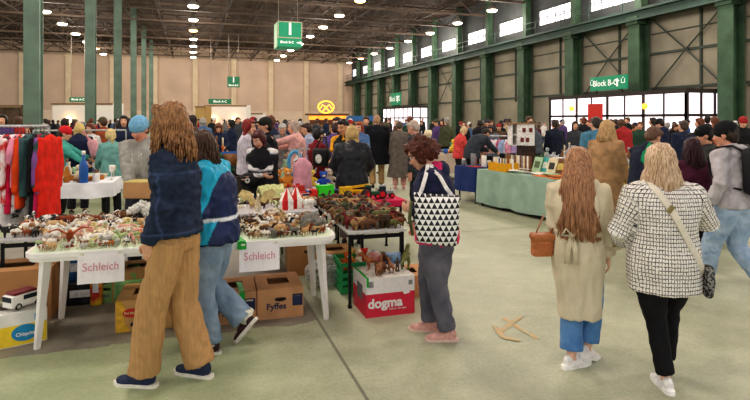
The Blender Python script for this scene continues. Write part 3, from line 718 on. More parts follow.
def person(s, label, loc, h, group=None):
    """builds a person and returns (root, rig)"""
    lod = s.get('lod', 1); vb = (.0065, .012, .022)[lod]; vc = (.0095, .016, .028)[lod]; vs = (.006, .009, .015)[lod]
    g = make_rig(s); k = g.k
    root = E('person', label, 'person', (loc[0], loc[1], 0), hd(h), group)
    link('body', body_mesh(g, s, vb), SKIN, root)
    if lod < 2 and s.get('eyes', lod == 0): eyes(g, root, k)
    o = s.get('hair', {}); hm_ = hair_mesh(g, s, o, vs if lod < 2 else .018)
    if hm_: link('hair', hm_, hair_mat(o.get('c', '#4a3526'), o.get('c2')), root)
    if s.get('hat'):
        kd, c = s['hat']; link(kd if kd in ('beanie', 'cap') else 'hat', hat_mesh(g, kd, vs), M(c, .9, var=.2, scale=40, bump=.3, bscale=120), root)
    o = s.get('legs', {}); lm = legs_mesh(g, s, o, vc)
    link(o.get('name', 'trousers'), lm, o.get('mat') or M(o.get('c', '#2a2d38'), .9, var=.3, scale=14), root)
    for o in s.get('tops', ()):
        tm = top_mesh(g, s, o, vc)
        mt = o.get('mat')
        if o.get('fn'): paint(tm, lambda co, f=o['fn']: f(co, g)); mt = mt or M('#ffffff', .85, var=.25, scale=20, attr=True, name='cloth')
        if o.get('post'): o['post'](tm, g)
        link(o.get('name', 'jacket'), tm, mt or M(o.get('c', '#333844'), .88, var=.25, scale=12), root)
    sh = s.get('shoe', {}); up, sole = shoe_parts(sh.get('kind', 'low'), vs)
    for q in 'LR':
        f = g.feet[q]; yw = math.radians(f[4])*(1 if q == 'L' else -1)
        o = link('shoe', up, sh.get('mat') or M(sh.get('c', '#26262a'), .6, var=.2, scale=30), root); o.location = g.ank[q]*k; o.scale = (k*1.04,)*3
        o.rotation_euler = (Matrix.Rotation(yw, 3, 'Z') @ Matrix.Rotation(math.radians(-f[3]), 3, 'X')).to_euler()
        link('sole', sole, M(sh.get('sc', '#d8d4cc'), .7, var=.1), o)
    return root, g
def den(c, c2=None): return M(c, .92, var=.28, scale=7, bump=.25, bscale=220, c2=c2, cont=(.3, .7), name='denim')
# ------------------------------------------------------------------ the people in front
def gpd(px, py): return CH*F/(py-HOR)
def root_at(px, d): v = col(px, d); return (v.x, v.y)
# A: person in dark denim jacket and brown trousers
def jean_fn(co, g):
    z = co.z/g.k; n = noise.noise(co*9)*.5+noise.noise(co*23)*.3
    c = lin('#28344a'); q = 1+.5*n
    q = 1+.55*n; lt = lin('#3d4c6c')
    if abs(z-1.33) < .007 or abs(z-.965) < .007 or (abs(co.y+.02) < .007 and z < 1.33): return (lt[0]*q, lt[1]*q, lt[2]*q)
    return (c[0]*q, c[1]*q, c[2]*q)
def collarA(mb, g):
    p, R = g.sp(.51)
    for sx in (-1, 1): mb.box(p+R @ Vector((sx*.075, .02, .02)), (.02, .10, .05), R @ R3('Z', sx*20) @ R3('X', 25), .006)
def beltline(mb, g):
    pass
dA = 3.52
sA = dict(lod=0, H=1.80, w=.92, male=False, lean=2, yaw=12, pitch=4, skin='#dca98c', eyes=True,
    footL=(-.10, .165, 0, 0, 4), footR=(.09, -.11, 0, 0, 6), handL=(-.18, .085, .91), elbL=(-.25, -1, -.1), handR=(.20, .20, .86), elbR=(.6, -1, -.2), curlR=.9, hdirL=(.25, .12, -.95), palmL=(1, 0, .2),
    hair=dict(style='shag', c='#b08256', c2='#5c3a26', r=.004, n=330, slen=.25, lvar=.5, sspread=.02, wave=.02, sr=.0075, az=140, offy=-.04, amp=.014, fr=(30, 30, 14), top=.006, seed=5),
    tops=[dict(name='denim_jacket', hem=.0, e=.034, flare=0, sr=.068, cuff=.68, fn=jean_fn, collarh=.05, wr=.02, wf=(9, 9, 13), extra=(collarA,), seed=4)],
    legs=dict(name='corduroy_trousers', mat=M('#bd9566', .95, var=.16, scale=5, bump=.18, bscale=60, stretch=(14, 14, .3)), r=(.108, .094, .094), len=1.01, wr=.009),
    shoe=dict(c='#2a3450', sc='#e9e4d8', kind='low'))
rootA, gA = person(sA, 'tall person with shaggy auburn hair, dark denim jacket and wide brown trousers', root_at(177, dA), 78)
def laces(root, ky, mat, z=.0):
    for o in [c for c in root.children if c.name.startswith('shoe')]:
        mb = MB()
        for i in range(4): mb.box((0, .03+i*.022, .0-.010*i), (.045, .006, .006), R3('Z', 12 if i % 2 else -12))
        B(mb, 'laces', mat, o)
        mb = MB(); mb.ell((0, .165, -.062), (.034, .026, .018), None, 10, 6); B(mb, 'toe_cap', mat, o, smooth=True)
laces(rootA, 0, M('#e9e4d8', .7, var=.05))
for q in 'LR':
    mb = MB(); c = gA.ank[q]*gA.k; mb.loft([c+Vector((0, -.005, -.02)), c+Vector((0, 0, .07))], [.044, .042], (1, 0, 0), 12); B(mb, 'sock', M('#3f9dae' if q == 'L' else '#9a8fc4', .9), rootA, smooth=True)
# white plastic bag in the far hand
def wloc(root, v):
    return Matrix.Translation(root.location) @ Matrix.Rotation(root.rotation_euler[2], 4, 'Z') @ Vector(v)
hw = gA.wri['R']*gA.k+Vector((0.0, .03, -.10))
mb = MB(); mb.loft([(0, 0, .03), (0, 0, -.03), (0, 0, -.14), (0, 0, -.20), (0, 0, -.22)], [(.02, .012), (.045, .03), (.075, .045), (.07, .04), (.03, .02)], (0, 1, 0), 14)
me = remesh(mb, .01, 2); wrinkle(me, .015, (30, 30, 14), 3, True)
o = link('plastic_bag', me, M('#eeeeea', .4, var=.06), None, wloc(rootA, hw), rootA.rotation_euler[2]); tag(o, 'small crumpled white plastic bag held by the person in brown trousers', 'bag')
# B: person in teal and navy windbreaker
def near_arm(co, g, lim, t0=.12):
    p = co/g.k; b = 9
    for q in 'LR':
        for a_, b_ in ((g.sh[q], g.elb[q]), (g.elb[q], g.wri[q])):
            ab = b_-a_; t_ = (p-a_).dot(ab)/ab.length_squared
            if t_ < (t0 if a_ is g.sh[q] else -.1): continue
            b = min(b, (p-a_-ab*min(1.1, t_)).length)
    return b < lim
def wind_fn(co, g):
    z = co.z/g.k; y = co.y; navy = lin('#27345c'); cy = lin('#1fa8cc'); dk = lin('#1c2444'); wh = lin('#e4e8ec')
    if z < .88: return dk
    if 1.05 < z < 1.075: return wh
    if z > 1.1 and y > -.015-(z-1.1)*.24: return cy
    if z <= 1.06 and y > -.04-(z-.9)*.3: return cy
    return navy
sB = dict(lod=0, H=1.62, w=1.08, lean=7, yaw=10, pitch=14, eyes=True, skin='#d8a78c', footL=(-.10, .0, 0, 0, 6), footR=(.10, -.20, .115, 50, 8), handL=(-.20, .20, .98), handR=(.2, .2, 1.0),
    hair=dict(style='shag', c='#5c4232', c2='#33231a', n=200, slen=.2, sspread=.04, sr=.008, az=150, seed=9, amp=.012),
    tops=[dict(name='windbreaker', hem=-.08, e=.055, flare=.02, sr=.088, cuff=.6, fn=wind_fn, wr=.022, wf=(8, 8, 7), seed=7, mat=M('#ffffff', .55, var=.2, scale=10, attr=True))],
    legs=dict(name='jeans', mat=den('#94a6b8', '#71869c'), r=(.112, .096, .096), len=1.0, wr=.012), shoe=dict(c='#40282c', sc='#e4dfd6'))
rootB, gB = person(sB, 'brown-haired person in a navy and cyan windbreaker and pale blue jeans', root_at(215, 4.03), 84)
laces(rootB, 0, M('#d8d2c8', .7, var=.05))
for q in 'LR':
    mb = MB(); c = gB.ank[q]*gB.k; mb.loft([c+Vector((0, -.01, -.02)), c+Vector((0, -.005 if q == 'L' else -.04, .08))], [.044, .042], (1, 0, 0), 12); B(mb, 'sock', M('#e6e2d0', .9), rootB, smooth=True)
# C: woman with the patterned shoulder bag
def navyC(co, g):
    z = co.z/g.k; c = lin('#262a48'); p, R = g.sp(.53); q = R.transposed() @ (co/g.k-p)
    if abs(q.x) < .13 and q.z > -.015 and q.y < -.005 and q.z > .012+q.y*.25 and q.y > -.10: return lin('#d8336e')
    if z < .945: return lin('#d8336e')
    if .9 < z < 1.18 and abs(co.x+.13) < .05 and co.y < -.02 and co.y > -.12: return lin('#d8336e')
    return c
dC = 4.25
sC = dict(lod=0, H=1.56, w=1.22, hs=1.12, lean=8, yaw=-6, pitch=24, eyes=True, skin='#dba88e', footL=(-.09, -.09, 0, 0, 5), footR=(.10, .06, 0, 0, 8), handL=(-.16, .21, 1.13), elbL=(-.5, -1, -.6), handR=(.04, .15, .98), curlL=.9, hdirL=(.3, .8, .25), palmL=(1, 0, .3),
    hair=dict(style='curly', c='#693626', c2='#33180f', r=.010, back=.02, amp=.026, fr=(26, 26, 26), n=150, slen=.085, sspread=.03, wave=.022, sr=.009, az=95, seed=12, offy=-.02),
    tops=[dict(name='hooded_jacket', hem=-.11, e=.040, flare=.03, sr=.074, cuff=.72, hood=True, fn=navyC, wr=.016, wf=(9, 9, 8), seed=3)],
    legs=dict(name='jeans', mat=den('#74727c', '#54545f'), r=(.118, .085, .075), len=.96, wr=.012), shoe=dict(c='#d9a79c', sc='#e3c5b8'))
rootC, gC = person(sC, 'woman with curly red-brown hair, navy hooded jacket and grey jeans looking at the toy tables', root_at(437, dC), 84)
mb = MB()
for sx in (-1, 1):
    c = gC.hc+gC.Rh @ Vector((sx*.033, .092, .010)); pts = [c+gC.Rh @ Vector((.024*math.cos(q), 0, .019*math.sin(q))) for q in [2*PI*i/14 for i in range(15)]]; mb.loft(pts, [.0028]*15, gC.Rh @ Vector((0, 1, 0)), 5, False)
    mb.loft([gC.hc+gC.Rh @ Vector((sx*.058, .09, .015)), gC.hc+gC.Rh @ Vector((sx*.078, .0, .012))], [.003, .003], UP, 5)
mb.loft([gC.hc+gC.Rh @ Vector((-.01, .098, .014)), gC.hc+gC.Rh @ Vector((.01, .098, .014))], [.003, .003], UP, 5)
B(scaled(mb, gC.k), 'glasses', M('#2a2220', .3, var=.05), rootC)
mb = MB(); p, R = gC.sp(.36); mb.box((p+R @ Vector((-.085, .135, 0)))*gC.k, (.06, .02, .035), R @ R3('Z', 30), .004); B(mb, 'collar_tab', M('#d8d4d0', .8), rootC)
# the tote: white with black triangles
def tri_mat():
    m = bpy.data.materials.new('triangle_print'); m.use_nodes = True; nt = m.node_tree; N = nt.nodes; L = nt.links; b = N['Principled BSDF']; b.inputs['Roughness'].default_value = .7
    tc = N.new('ShaderNodeTexCoord'); sp = N.new('ShaderNodeSeparateXYZ'); L.new(tc.outputs['Object'], sp.inputs[0])
    def mt(op, a, c=None):
        q = N.new('ShaderNodeMath'); q.operation = op
        for i, x in enumerate((a, c)):
            if x is None: continue
            if isinstance(x, (int, float)): q.inputs[i].default_value = x
            else: L.new(x, q.inputs[i])
        return q.outputs[0]
    S_ = 1/.042
    u = mt('MULTIPLY', sp.outputs[1], S_); v = mt('MULTIPLY', sp.outputs[2], S_*1.05)
    row = mt('FLOOR', v); fu = mt('FRACT', mt('ADD', u, mt('MULTIPLY', row, .5))); fv = mt('FRACT', v)
    tri = mt('LESS_THAN', mt('ABSOLUTE', mt('SUBTRACT', fu, .5)), mt('MULTIPLY', mt('SUBTRACT', .97, fv), .5))
    mx = N.new('ShaderNodeMix'); mx.data_type = 'RGBA'; L.new(tri, mx.inputs[0]); mx.inputs[6].default_value = lin('#f0efec'); mx.inputs[7].default_value = lin('#1d1d22'); L.new(mx.outputs[2], b.inputs['Base Color']); return m
bag = E('shoulder_bag', 'white shoulder bag printed with black triangles carried by the woman in navy', 'bag', wloc(rootC, (-.335, .005, .985)), rootC.rotation_euler[2]+math.radians(4))
mb = MB(); W_, T_, H_ = .33, .11, .36
sec = []
for i in range(9):
    t_ = i/8; z = -H_/2+H_*t_; sec.append(((0, 0, z), (W_/2*(1.0-.10*(1-t_)), T_/2*(.55+.6*math.sin(PI*(.15+.6*t_))))))
mb.loft([a for a, _ in sec], [r for _, r in sec], (0, 1, 0), 28, True)
for v in mb.v:                                                      # squarer outline than an ellipse, slack top edge
    a = v.y/(W_/2); v.y = W_/2*(abs(a)**.62)*(1 if a > 0 else -1)*(1-.06*(v.z < -.1)); v.z += -.03*(1-abs(a))*(v.z > .1)+.012*math.sin(v.y*14)
B(mb, 'bag_body', tri_mat(), bag, smooth=True)
mb = MB(); mb.loft([(.012, .185, .12), (.012, .197, .0), (.012, .175, -.12)], [(.045, .012), (.05, .014), (.04, .012)], (1, 0, 0), 10); B(mb, 'side_panel', M('#5c5e3c', .8), bag, smooth=True)
OB = Vector((-.335, .005, .985)); ps = (gC.sp(.475)[0]+gC.Rc @ Vector((-.155, -.01, .09)))*gC.k-OB
for y in (.13, -.12):
    mb = MB(); mb.loft([(0, y, .155), (ps.x*.25-.02, y*.7+ps.y*.3, .155+(ps.z-.155)*.3), (ps.x*.6-.055, y*.4+ps.y*.6, .155+(ps.z-.155)*.72), (ps.x-.035, ps.y+y*.15, ps.z-.02), (ps.x+.01, ps.y+y*.1, ps.z+.012), (ps.x+.06, ps.y+y*.1-.03, ps.z-.02)], [(.015, .005)]*6, (0, 1, 0), 8)
    B(mb, 'strap', M('#e6e2df', .7), bag, smooth=True)
# D: woman in the beige trench coat
def skirtD(mb, g): pass
dD = 3.72
coatD = M('#d5cab0', .9, var=.12, scale=5, bump=.15, bscale=90)
def lapel(mb, g):
    p, R = g.sp(.50); mb.loft([p+R @ Vector((-.13, -.05, .01)), p+R @ Vector((0, -.10, .03)), p+R @ Vector((.13, -.05, .01))], [(.05, .03)]*3, (0, 0, 1), 10, True, rnd_end=True)
sD = dict(lod=0, H=1.50, w=1.0, lean=1, yaw=0, pitch=4, skin='#e0b49a', footL=(-.05, -.03, 0, 0, -46), footR=(.07, .13, .03, 18, 34), handL=(-.12, .22, 1.0), elbL=(-.45, -1, -.2), handR=(.235, .08, .83), elbR=(.7, -1, 0),
    hair=dict(style='long', c='#bf8f6a', c2='#76523b', r=.004, len=.55, spread=.045, offy=-.075, n=560, slen=.60, lvar=.66, sspread=.075, wave=.010, sr=.0075, az=125, seed=21, r0=.110, amp=.012),
    tops=[dict(name='trench_coat', hem=-.545, e=.034, flare=-.018, fly=.9, sr=.074, cuff=.85, belt=.012, wr=.022, wf=(11, 11, 2.4), seed=11, mat=coatD, extra=(lapel,))],
    legs=dict(name='jeans', mat=den('#6c98c8', '#4f7cb0'), r=(.10, .085, .088), len=.86, wr=.008), shoe=dict(c='#f0ece8', sc='#f6f3ef', kind='chunky'))
rootD, gD = person(sD, 'woman with very long brown hair in a belted beige trench coat seen from behind', root_at(578, dD), -20)
p, R = gD.sp(.135); k = gD.k; mb = MB()
pts = [(p+R @ Vector((.185*math.cos(q), .144*math.sin(q), 0)))*k for q in [2*PI*i/28 for i in range(29)]]; mb.loft(pts, [(.021, .007)]*29, (0, 0, 1), 8, False)
mb.ell((p+R @ Vector((-.045, -.158, 0)))*k, (.026, .016, .02)); mb.loft([(p+Vector((-.045, -.158, 0)))*k, (p+Vector((-.09, -.172, .05)))*k, (p+Vector((-.12, -.165, .0)))*k, (p+Vector((-.05, -.162, -.005)))*k], [(.018, .006)]*4, (0, 1, 0), 8)
for dx in (-.075, -.02): mb.loft([(p+Vector((-.045, -.160, 0)))*k, (p+Vector((dx, -.175, -.12)))*k, (p+Vector((dx*1.1, -.185, -.22)))*k], [(.018, .005)]*3, (1, 0, 0), 8)
B(mb, 'belt', M('#c9bea2', .9, var=.1), rootD, smooth=True)
mb = MB(); mb.box((gD.wri['R']*k+Vector((.0, 0, .06))), (.15, .15, .022), R3('Y', -6), .006); B(mb, 'cuff_strap', M('#bfb496', .9), rootD)
hb = E('handbag', 'small quilted orange-brown flap bag hanging beside the beige trench coat', 'bag', wloc(rootD, (-.235, -.05, .83)), rootD.rotation_euler[2]+math.radians(25))
quilt = M('#c07a4c', .5, var=.12, scale=8, bump=.5, bscale=30)
mb = MB(); mb.box((0, 0, 0), (.15, .075, .155), R3('Y', 0), .024)
for i in range(-2, 3):
    mb.box((i*.03, -.040, -.02), (.005, .006, .1), R3('Y', 40)); mb.box((i*.03, -.040, -.02), (.005, .006, .1), R3('Y', -40))
B(mb, 'pouch', quilt, hb)
mb = MB(); mb.box((0, -.005, .06), (.165, .095, .05), R3('X', 8), .018); B(mb, 'flap', M('#a96a3e', .45, var=.1), hb)
ps = (gD.sp(.50)[0]+gD.Rc @ Vector((.08, -.05, .03)))*k-Vector((-.235, -.05, .83)); mb = MB()
mb.loft([(.06, 0, .07), (.085, -.015, .16), (.11, -.06, .3)], [(.010, .004)]*3, (0, 1, 0), 6); mb.loft([(-.05, .0, .07), (.04, .06, .2)], [(.010, .004)]*2, (0, 1, 0), 6)
B(mb, 'strap', M('#9c6238', .5), hb, smooth=True)
# E: woman in the black and white tweed jacket
def tweed_mat():
    m = bpy.data.materials.new('woven_check'); m.use_nodes = True; nt = m.node_tree; N = nt.nodes; L = nt.links; b = N['Principled BSDF']; b.inputs['Roughness'].default_value = .95; b.inputs['Specular IOR Level'].default_value = .1
    a = N.new('ShaderNodeAttribute'); a.attribute_name = 'pat'; sp = N.new('ShaderNodeSeparateXYZ'); L.new(a.outputs['Vector'], sp.inputs[0])
    def mt(op, a_, c=None):
        q = N.new('ShaderNodeMath'); q.operation = op
        for i, x in enumerate((a_, c)):
            if x is None: continue
            if isinstance(x, (int, float)): q.inputs[i].default_value = x
            else: L.new(x, q.inputs[i])
        return q.outputs[0]
    P_ = .0245
    def lines(ch, wd, off=0.):
        f = mt('FRACT', mt('ADD', mt('MULTIPLY', ch, 1/P_), off)); return f
    fu = lines(sp.outputs[0], 0); fv = lines(sp.outputs[1], 0)
    lu = mt('LESS_THAN', mt('ABSOLUTE', mt('SUBTRACT', fu, .5)), .115); lv = mt('LESS_THAN', mt('ABSOLUTE', mt('SUBTRACT', fv, .5)), .115)
    n = N.new('ShaderNodeTexNoise'); n.inputs['Scale'].default_value = 90; L.new(a.outputs['Vector'], n.inputs['Vector'])
    br = mt('GREATER_THAN', n.outputs['Fac'], .42)
    blk = mt('MULTIPLY', mt('MAXIMUM', mt('MULTIPLY', lu, mt('GREATER_THAN', mt('FRACT', mt('ADD', fv, .5)), .18)), mt('MULTIPLY', lv, mt('GREATER_THAN', mt('FRACT', mt('ADD', fu, .5)), .18))), br)
    both = mt('MULTIPLY', lu, lv); blk = mt('MAXIMUM', blk, both)
    fine = mt('LESS_THAN', mt('FRACT', mt('MULTIPLY', mt('ADD', fu, fv), 2.0)), .22)
    blk = mt('MAXIMUM', blk, mt('MULTIPLY', fine, .18))
    mx = N.new('ShaderNodeMix'); mx.data_type = 'RGBA'; L.new(mt('MINIMUM', blk, 1), mx.inputs[0]); mx.inputs[6].default_value = lin('#efeae2'); mx.inputs[7].default_value = lin('#2c2c32'); L.new(mx.outputs[2], b.inputs['Base Color']); return m
def uvpost(me, g):
    k = g.k; a = me.attributes.new('pat', 'FLOAT_VECTOR', 'POINT'); out = []
    bones = []
    for q in 'LR':
        bones += [(g.sh[q]*k, g.elb[q]*k, 0.), (g.elb[q]*k, g.wri[q]*k, .285*k)]
    for v in me.vertices:
        co = v.co; best = None
        for a_, b_, off in bones:
            ab = b_-a_; t_ = max(-.1, min(1.1, (co-a_).dot(ab)/ab.length_squared)); dd = (co-a_-ab*t_).length
            if t_ > .12 and dd < .098 and (best is None or dd < best[0]): best = (dd, a_, ab, t_, off)
        if best and abs(co.x) > .17*k:
            dd, a_, ab, t_, off = best; u = ab.normalized(); r = co-a_-ab*t_; s1 = u.cross(Vector((0, 1, 0))).normalized(); s2 = u.cross(s1)
            out += [math.atan2(r.dot(s1), r.dot(s2))*.075, off+t_*ab.length, 0]
        else:
            out += [math.atan2(co.x, -co.y-.0)*.25, co.z, 0]
    a.data.foreach_set('vector', out)
dE = 3.47
def shcollar(mb, g):
    p, R = g.sp(.50); mb.loft([p+R @ Vector((-.12, -.03, .0)), p+R @ Vector((0, -.085, .02)), p+R @ Vector((.12, -.03, .0))], [(.04, .02)]*3, (0, 0, 1), 10, True, rnd_end=True)
sE = dict(lod=0, H=1.53, w=1.24, shd=.05, lean=2, yaw=4, pitch=6, skin='#e3b69e', footL=(-.02, -.08, 0, 0, 2), footR=(.085, .17, .02, 18, 8), handL=(-.21, .20, 1.0), elbL=(-.75, -.8, 0), handR=(.16, .26, 1.22), elbR=(1, -.28, -.5), curlR=.7,
    hair=dict(style='bob', c='#e0c6a8', c2='#937456', r=.010, len=.17, spread=.01, offy=-.02, n=380, slen=.27, sspread=.055, wave=.006, sr=.0085, az=150, seed=31, r0=.116, amp=.008),
    tops=[dict(name='tweed_jacket', hem=-.25, e=.046, flare=.01, sr=.086, cuff=.78, send=.85, mat=tweed_mat(), post=uvpost, wr=.014, wf=(8, 8, 5), seed=15, extra=(shcollar,))],
    legs=dict(name='trousers', mat=M('#19191d', .9, var=.2), r=(.105, .073, .062), len=.93, wr=.008), shoe=dict(c='#f2f1ef', sc='#f7f6f4', kind='chunky'))
rootE, gE = person(sE, 'woman with straight blonde hair in a black and white checked jacket seen from behind', root_at(664, dE), -6)
k = gE.k; sb = E('crossbody_bag', 'pale crossbody bag strap with small checked pouch worn over the checked jacket', 'bag', wloc(rootE, (0, 0, 0)), rootE.rotation_euler[2])
from mathutils.bvhtree import BVHTree
jk = [c for c in rootE.children if c.name.startswith('tweed')][0].data
bv = BVHTree.FromPolygons([v.co.copy() for v in jk.vertices], [tuple(p.vertices) for p in jk.polygons])
pts = []
for i in range(17):
    t_ = i/16; x = (-.115+.34*t_)*k; z = (gE.sp(.50)[0].z-.62*t_)*k+.02; h_ = bv.ray_cast(Vector((x, -1.2, z)), Vector((0, 1, 0)), 1.4)
    y = h_[0].y-.009 if h_[0] is not None else (pts[-1].y+.004 if pts else -.06)
    pts.append(Vector((x, y, z)))
pts = [Vector((pts[0].x-.03, .02, pts[0].z+.015))]+pts
mb = MB(); mb.loft(pts, [(.021, .005)]*len(pts), (.7, 0, .7), 8); B(mb, 'strap', M('#ded6c6', .7, var=.08), sb, smooth=True)
mb = MB(); mb.box(pts[5]+Vector((0, -.006, 0)), (.03, .012, .05), R3('Y', 38), .004); B(mb, 'buckle', M('#9a8a60', .3, .8), sb)
mb = MB(); c = pts[-1]; mb.loft([c+Vector((.03, .0, .03)), c+Vector((.035, .0, -.05)), c+Vector((.03, .0, -.13))], [(.05, .028), (.055, .03), (.045, .025)], (0, 1, 0), 12, True, rnd_end=True); B(mb, 'pouch', M('#8f8c88', .8, c2='#2c2c30', scale=60, cont=(.48, .52)), sb, smooth=True)
# F: man with beanie and backpack
dF = 5.35
sF = dict(lod=0, H=1.70, w=1.08, male=True, lean=3, yaw=14, pitch=6, eyes=True, skin='#d49a80', footL=(-.06, .26, .0, 0, 6), footR=(.10, -.25, .06, 32, 6), handL=(-.28, .08, .90), handR=(.24, -.02, .90), curlL=.7,
    hair=dict(style='short', c='#3a2c24'), hat=('beanie', '#1c1c20'),
    tops=[dict(name='hooded_sweatshirt', hem=-.05, e=.036, flare=0, sr=.074, hood=True, c='#b9b4b8', wr=.016, wf=(9, 9, 7), send=.9, seed=18)],
    legs=dict(name='jeans', mat=den('#b4c6d8', '#7f9ab8'), r=(.112, .09, .088), len=.98, wr=.014), shoe=dict(c='#4c5f7c', sc='#d8d8d8'))
rootF, gF = person(sF, 'man in black beanie and grey hooded sweatshirt walking left at the right edge', root_at(733, dF), 28)
k = gF.k; p, R = gF.sp(.30)
bp_ = E('backpack', 'black backpack on the man in the grey hooded sweatshirt', 'backpack', wloc(rootF, (p+R @ Vector((.02, -.235, .02)))*k), rootF.rotation_euler[2])
mb = MB(); mb.box((0, 0, 0), (.32, .17, .46), R3('X', -3), .06); B(mb, 'main_pack', M('#232329', .7, var=.2), bp_, smooth=True)
mb = MB(); mb.box((0, -.10, -.07), (.25, .07, .24), R3('X', -3), .03); B(mb, 'front_pocket', M('#2c2c33', .7, var=.2), bp_, smooth=True)
for sx in (-1, 1):
    mb = MB(); mb.loft([(sx*.10, .08, .19), (sx*.125, .17, .24), (sx*.135, .30, .22), (sx*.15, .375, .10), (sx*.175, .34, -.06), (sx*.17, .2, -.15), (sx*.13, .08, -.18)], [(.032, .009)]*7, (1, 0, 0), 8); B(mb, 'shoulder_strap', M('#1e1e22', .7), bp_, smooth=True)
mb = MB(); mb.box((.0, -.142, -.09), (.09, .008, .05), None, .003); B(mb, 'badge', M('#b59b3a', .6), bp_)
mb = MB(); c = gF.wri['L']*k; u = (gF.wri['L']-gF.elb['L']).normalized(); mb.loft([c-u*.012, c+u*.012], [.036, .036], (1, 0, 0), 14); B(mb, 'wristband', M('#26262a', .4), rootF, smooth=True)
# ------------------------------------------------------------------ people in the middle distance
def top_y(px, py, d): return CH+(HOR-py)/F*d
BRW = dict(handL=(-.16, .34, 1.08), handR=(.16, .34, 1.08), elbL=(-.8, -.6, -.8), elbR=(.8, -.6, -.8), lean=10, pitch=22, curlL=.6, curlR=.6)
def mid(label, px, d, ytop, h, top, legs='#22242c', hair=('short', '#3b2a20'), pose=None, lod=1, **kw):
    H = CH+(HOR-ytop)/F*d
    s = dict(lod=lod, H=H*kw.pop('hk', 1.0)); s.update(pose or {}); t = top if isinstance(top, list) else [top]
    t = [dict(c=q) if isinstance(q, str) else dict(q) for q in t]
    for i, q in enumerate(t): q.setdefault('seed', int(px)+i); q.setdefault('wr', .012)
    s['tops'] = t; s['legs'] = dict(c=legs) if isinstance(legs, str) else legs
    s['hair'] = dict(style=hair[0], c=hair[1], **(hair[2] if len(hair) > 2 else {})); s.update(kw)
    return person(s, label, root_at(px, d), h)
PEOPLE = {}
# seller with beanie holding a box
r_, g_ = mid('seller in pale blue beanie and grey hoodie holding a cardboard box', 145, 5.92, 117, 176, dict(c='#a3a19a', e=.042, sr=.074, hood=True, wr=.014, name='hooded_sweatshirt'), '#3a3d46', ('short', '#6a5a4a'),
    dict(handL=(-.36, .30, 1.0), handR=(-.02, .34, 1.0), elbL=(-1, -.5, -.3), elbR=(1, -.5, -.3), lean=4, pitch=22, yaw=-6, palmL=(1, 0, .2), palmR=(-1, 0, .2), curlL=.4, curlR=.4, male=True, w=1.12, eyes=True, hat=('beanie', '#7fb4d6'), skin='#d69a82'))
for sx in (-1, 1):
    mb = MB(); p, R = g_.sp(.49); k = g_.k; mb.loft([(p+R @ Vector((sx*.045, .085, -.0)))*k, (p+R @ Vector((sx*.05, .155, -.08)))*k, (p+R @ Vector((sx*.052, .165, -.20)))*k], [.007]*3, (1, 0, 0), 6); B(mb, 'drawstring', M('#e8e6e0', .8), r_, smooth=True)
o = E('cardboard_box', 'flat open cardboard box carried by the seller in the blue beanie', 'box', wloc(r_, (-.19, .39, .97)), r_.rotation_euler[2])
card = M('#b98f62', .85, var=.12, scale=6); card2 = M('#a67d52', .85, var=.12, scale=6)
mb = MB(); mb.box((0, 0, -.05), (.30, .24, .01))
for a, b in (((0, -.12, .03), (.30, .008, .15)), ((0, .12, .03), (.30, .008, .15)), ((-.15, 0, .03), (.008, .24, .15)), ((.15, 0, .03), (.008, .24, .15))): mb.box(a, b)
B(mb, 'box_body', card, o); mb = MB(); mb.box((.0, .0, .108), (.31, .25, .012)); B(mb, 'lid', M('#cdbb78', .8, var=.1), o)
# woman in black padded vest over a striped top
def stripes(co, g):
    z = co.z/g.k; q = (z*8.5) % 1
    c = '#e6e2e2' if q < .58 else ('#3c3c46' if q < .8 else '#a7a3a8')
    if abs(co.x) < .03 and z > 1.2: c = '#8f6a5a'
    return lin(c)
mid('woman in black padded vest and striped top looking down with folded arms', 263, 7.2, 129.5, 172,
    [dict(name='striped_top', fn=stripes, e=.03, sr=.064, hem=-.10, wr=.01), dict(name='padded_vest', c='#1d1d22', e=.058, sleeve='none', hem=-.14, flare=.03, collarh=.07, wr=.014, extra=(lambda mb, g: mb.ell(g.sp(.5)[0]+Vector((0, -.05, .03)), (.12, .06, .08)),))],
    dict(c='#3a4d70', name='jeans', mat=den('#3a4d70')), ('bob', '#5c2a28', dict(len=.10, c2='#34161a', r=.005)),
    dict(handL=(.08, .22, 1.06), handR=(-.10, .24, 1.10), elbL=(-1, -.1, -.7), elbR=(1, -.1, -.7), pitch=24, yaw=-16, tilt=5, lean=5, eyes=True, skin='#d4a08a', w=1.1))
o = E('belt_bag', 'black belt bag with round badge at the hip of the vest woman', 'bag', col(249, 7.02, .92), hd(172))
mb = MB(); mb.ell((0, 0, 0), (.13, .06, .10)); B(mb, 'pouch', M('#18181c', .6), o, smooth=True); mb = MB(); mb.lathe([(.035, 0), (.035, .008)], n=14); B(mb, 'badge', M('#c8c4bc', .5), o, (0, .058, 0), (PI/2, 0, 0)); mb = MB(); mb.tube((-.13, 0, .03), (.13, 0, .03), .02, .02, 6); B(mb, 'strap', M('#202024', .7), o)
mid('man in dark cap and black coat with hand at his chin behind the black vest', 267, 8.5, 118.5, 118, dict(c='#1e1f24', e=.05, hem=-.3), '#22242c', ('short', '#2a201a'), dict(handL=(-.02, .22, 1.48), handR=(.1, .2, 1.1), elbL=(-.5, .2, -1), hat=('cap', '#2a2a26'), male=True, skin='#c99a80'))
mid('red-haired woman in a pale lilac sweater in profile', 246, 8.9, 119.5, -82, dict(c='#cfc9d4', e=.03, hem=-.12), '#1f2024', ('bob', '#8a2a26', dict(len=.08)), dict(handL=(-.16, .2, 1.0), handR=(.18, .22, .98), pitch=12))
mid('grey-blonde woman in a pink coat reaching out her left arm', 298, 10.0, 120.5, 84, dict(c='#dca8a2', e=.05, hem=-.22, flare=.05, sr=.07), '#8a8088', ('bob', '#b5a294', dict(len=.09)), dict(handL=(-.12, .55, 1.28), handR=(.12, .5, 1.22), elbL=(-1, 0, -.6), lean=5, pitch=8))
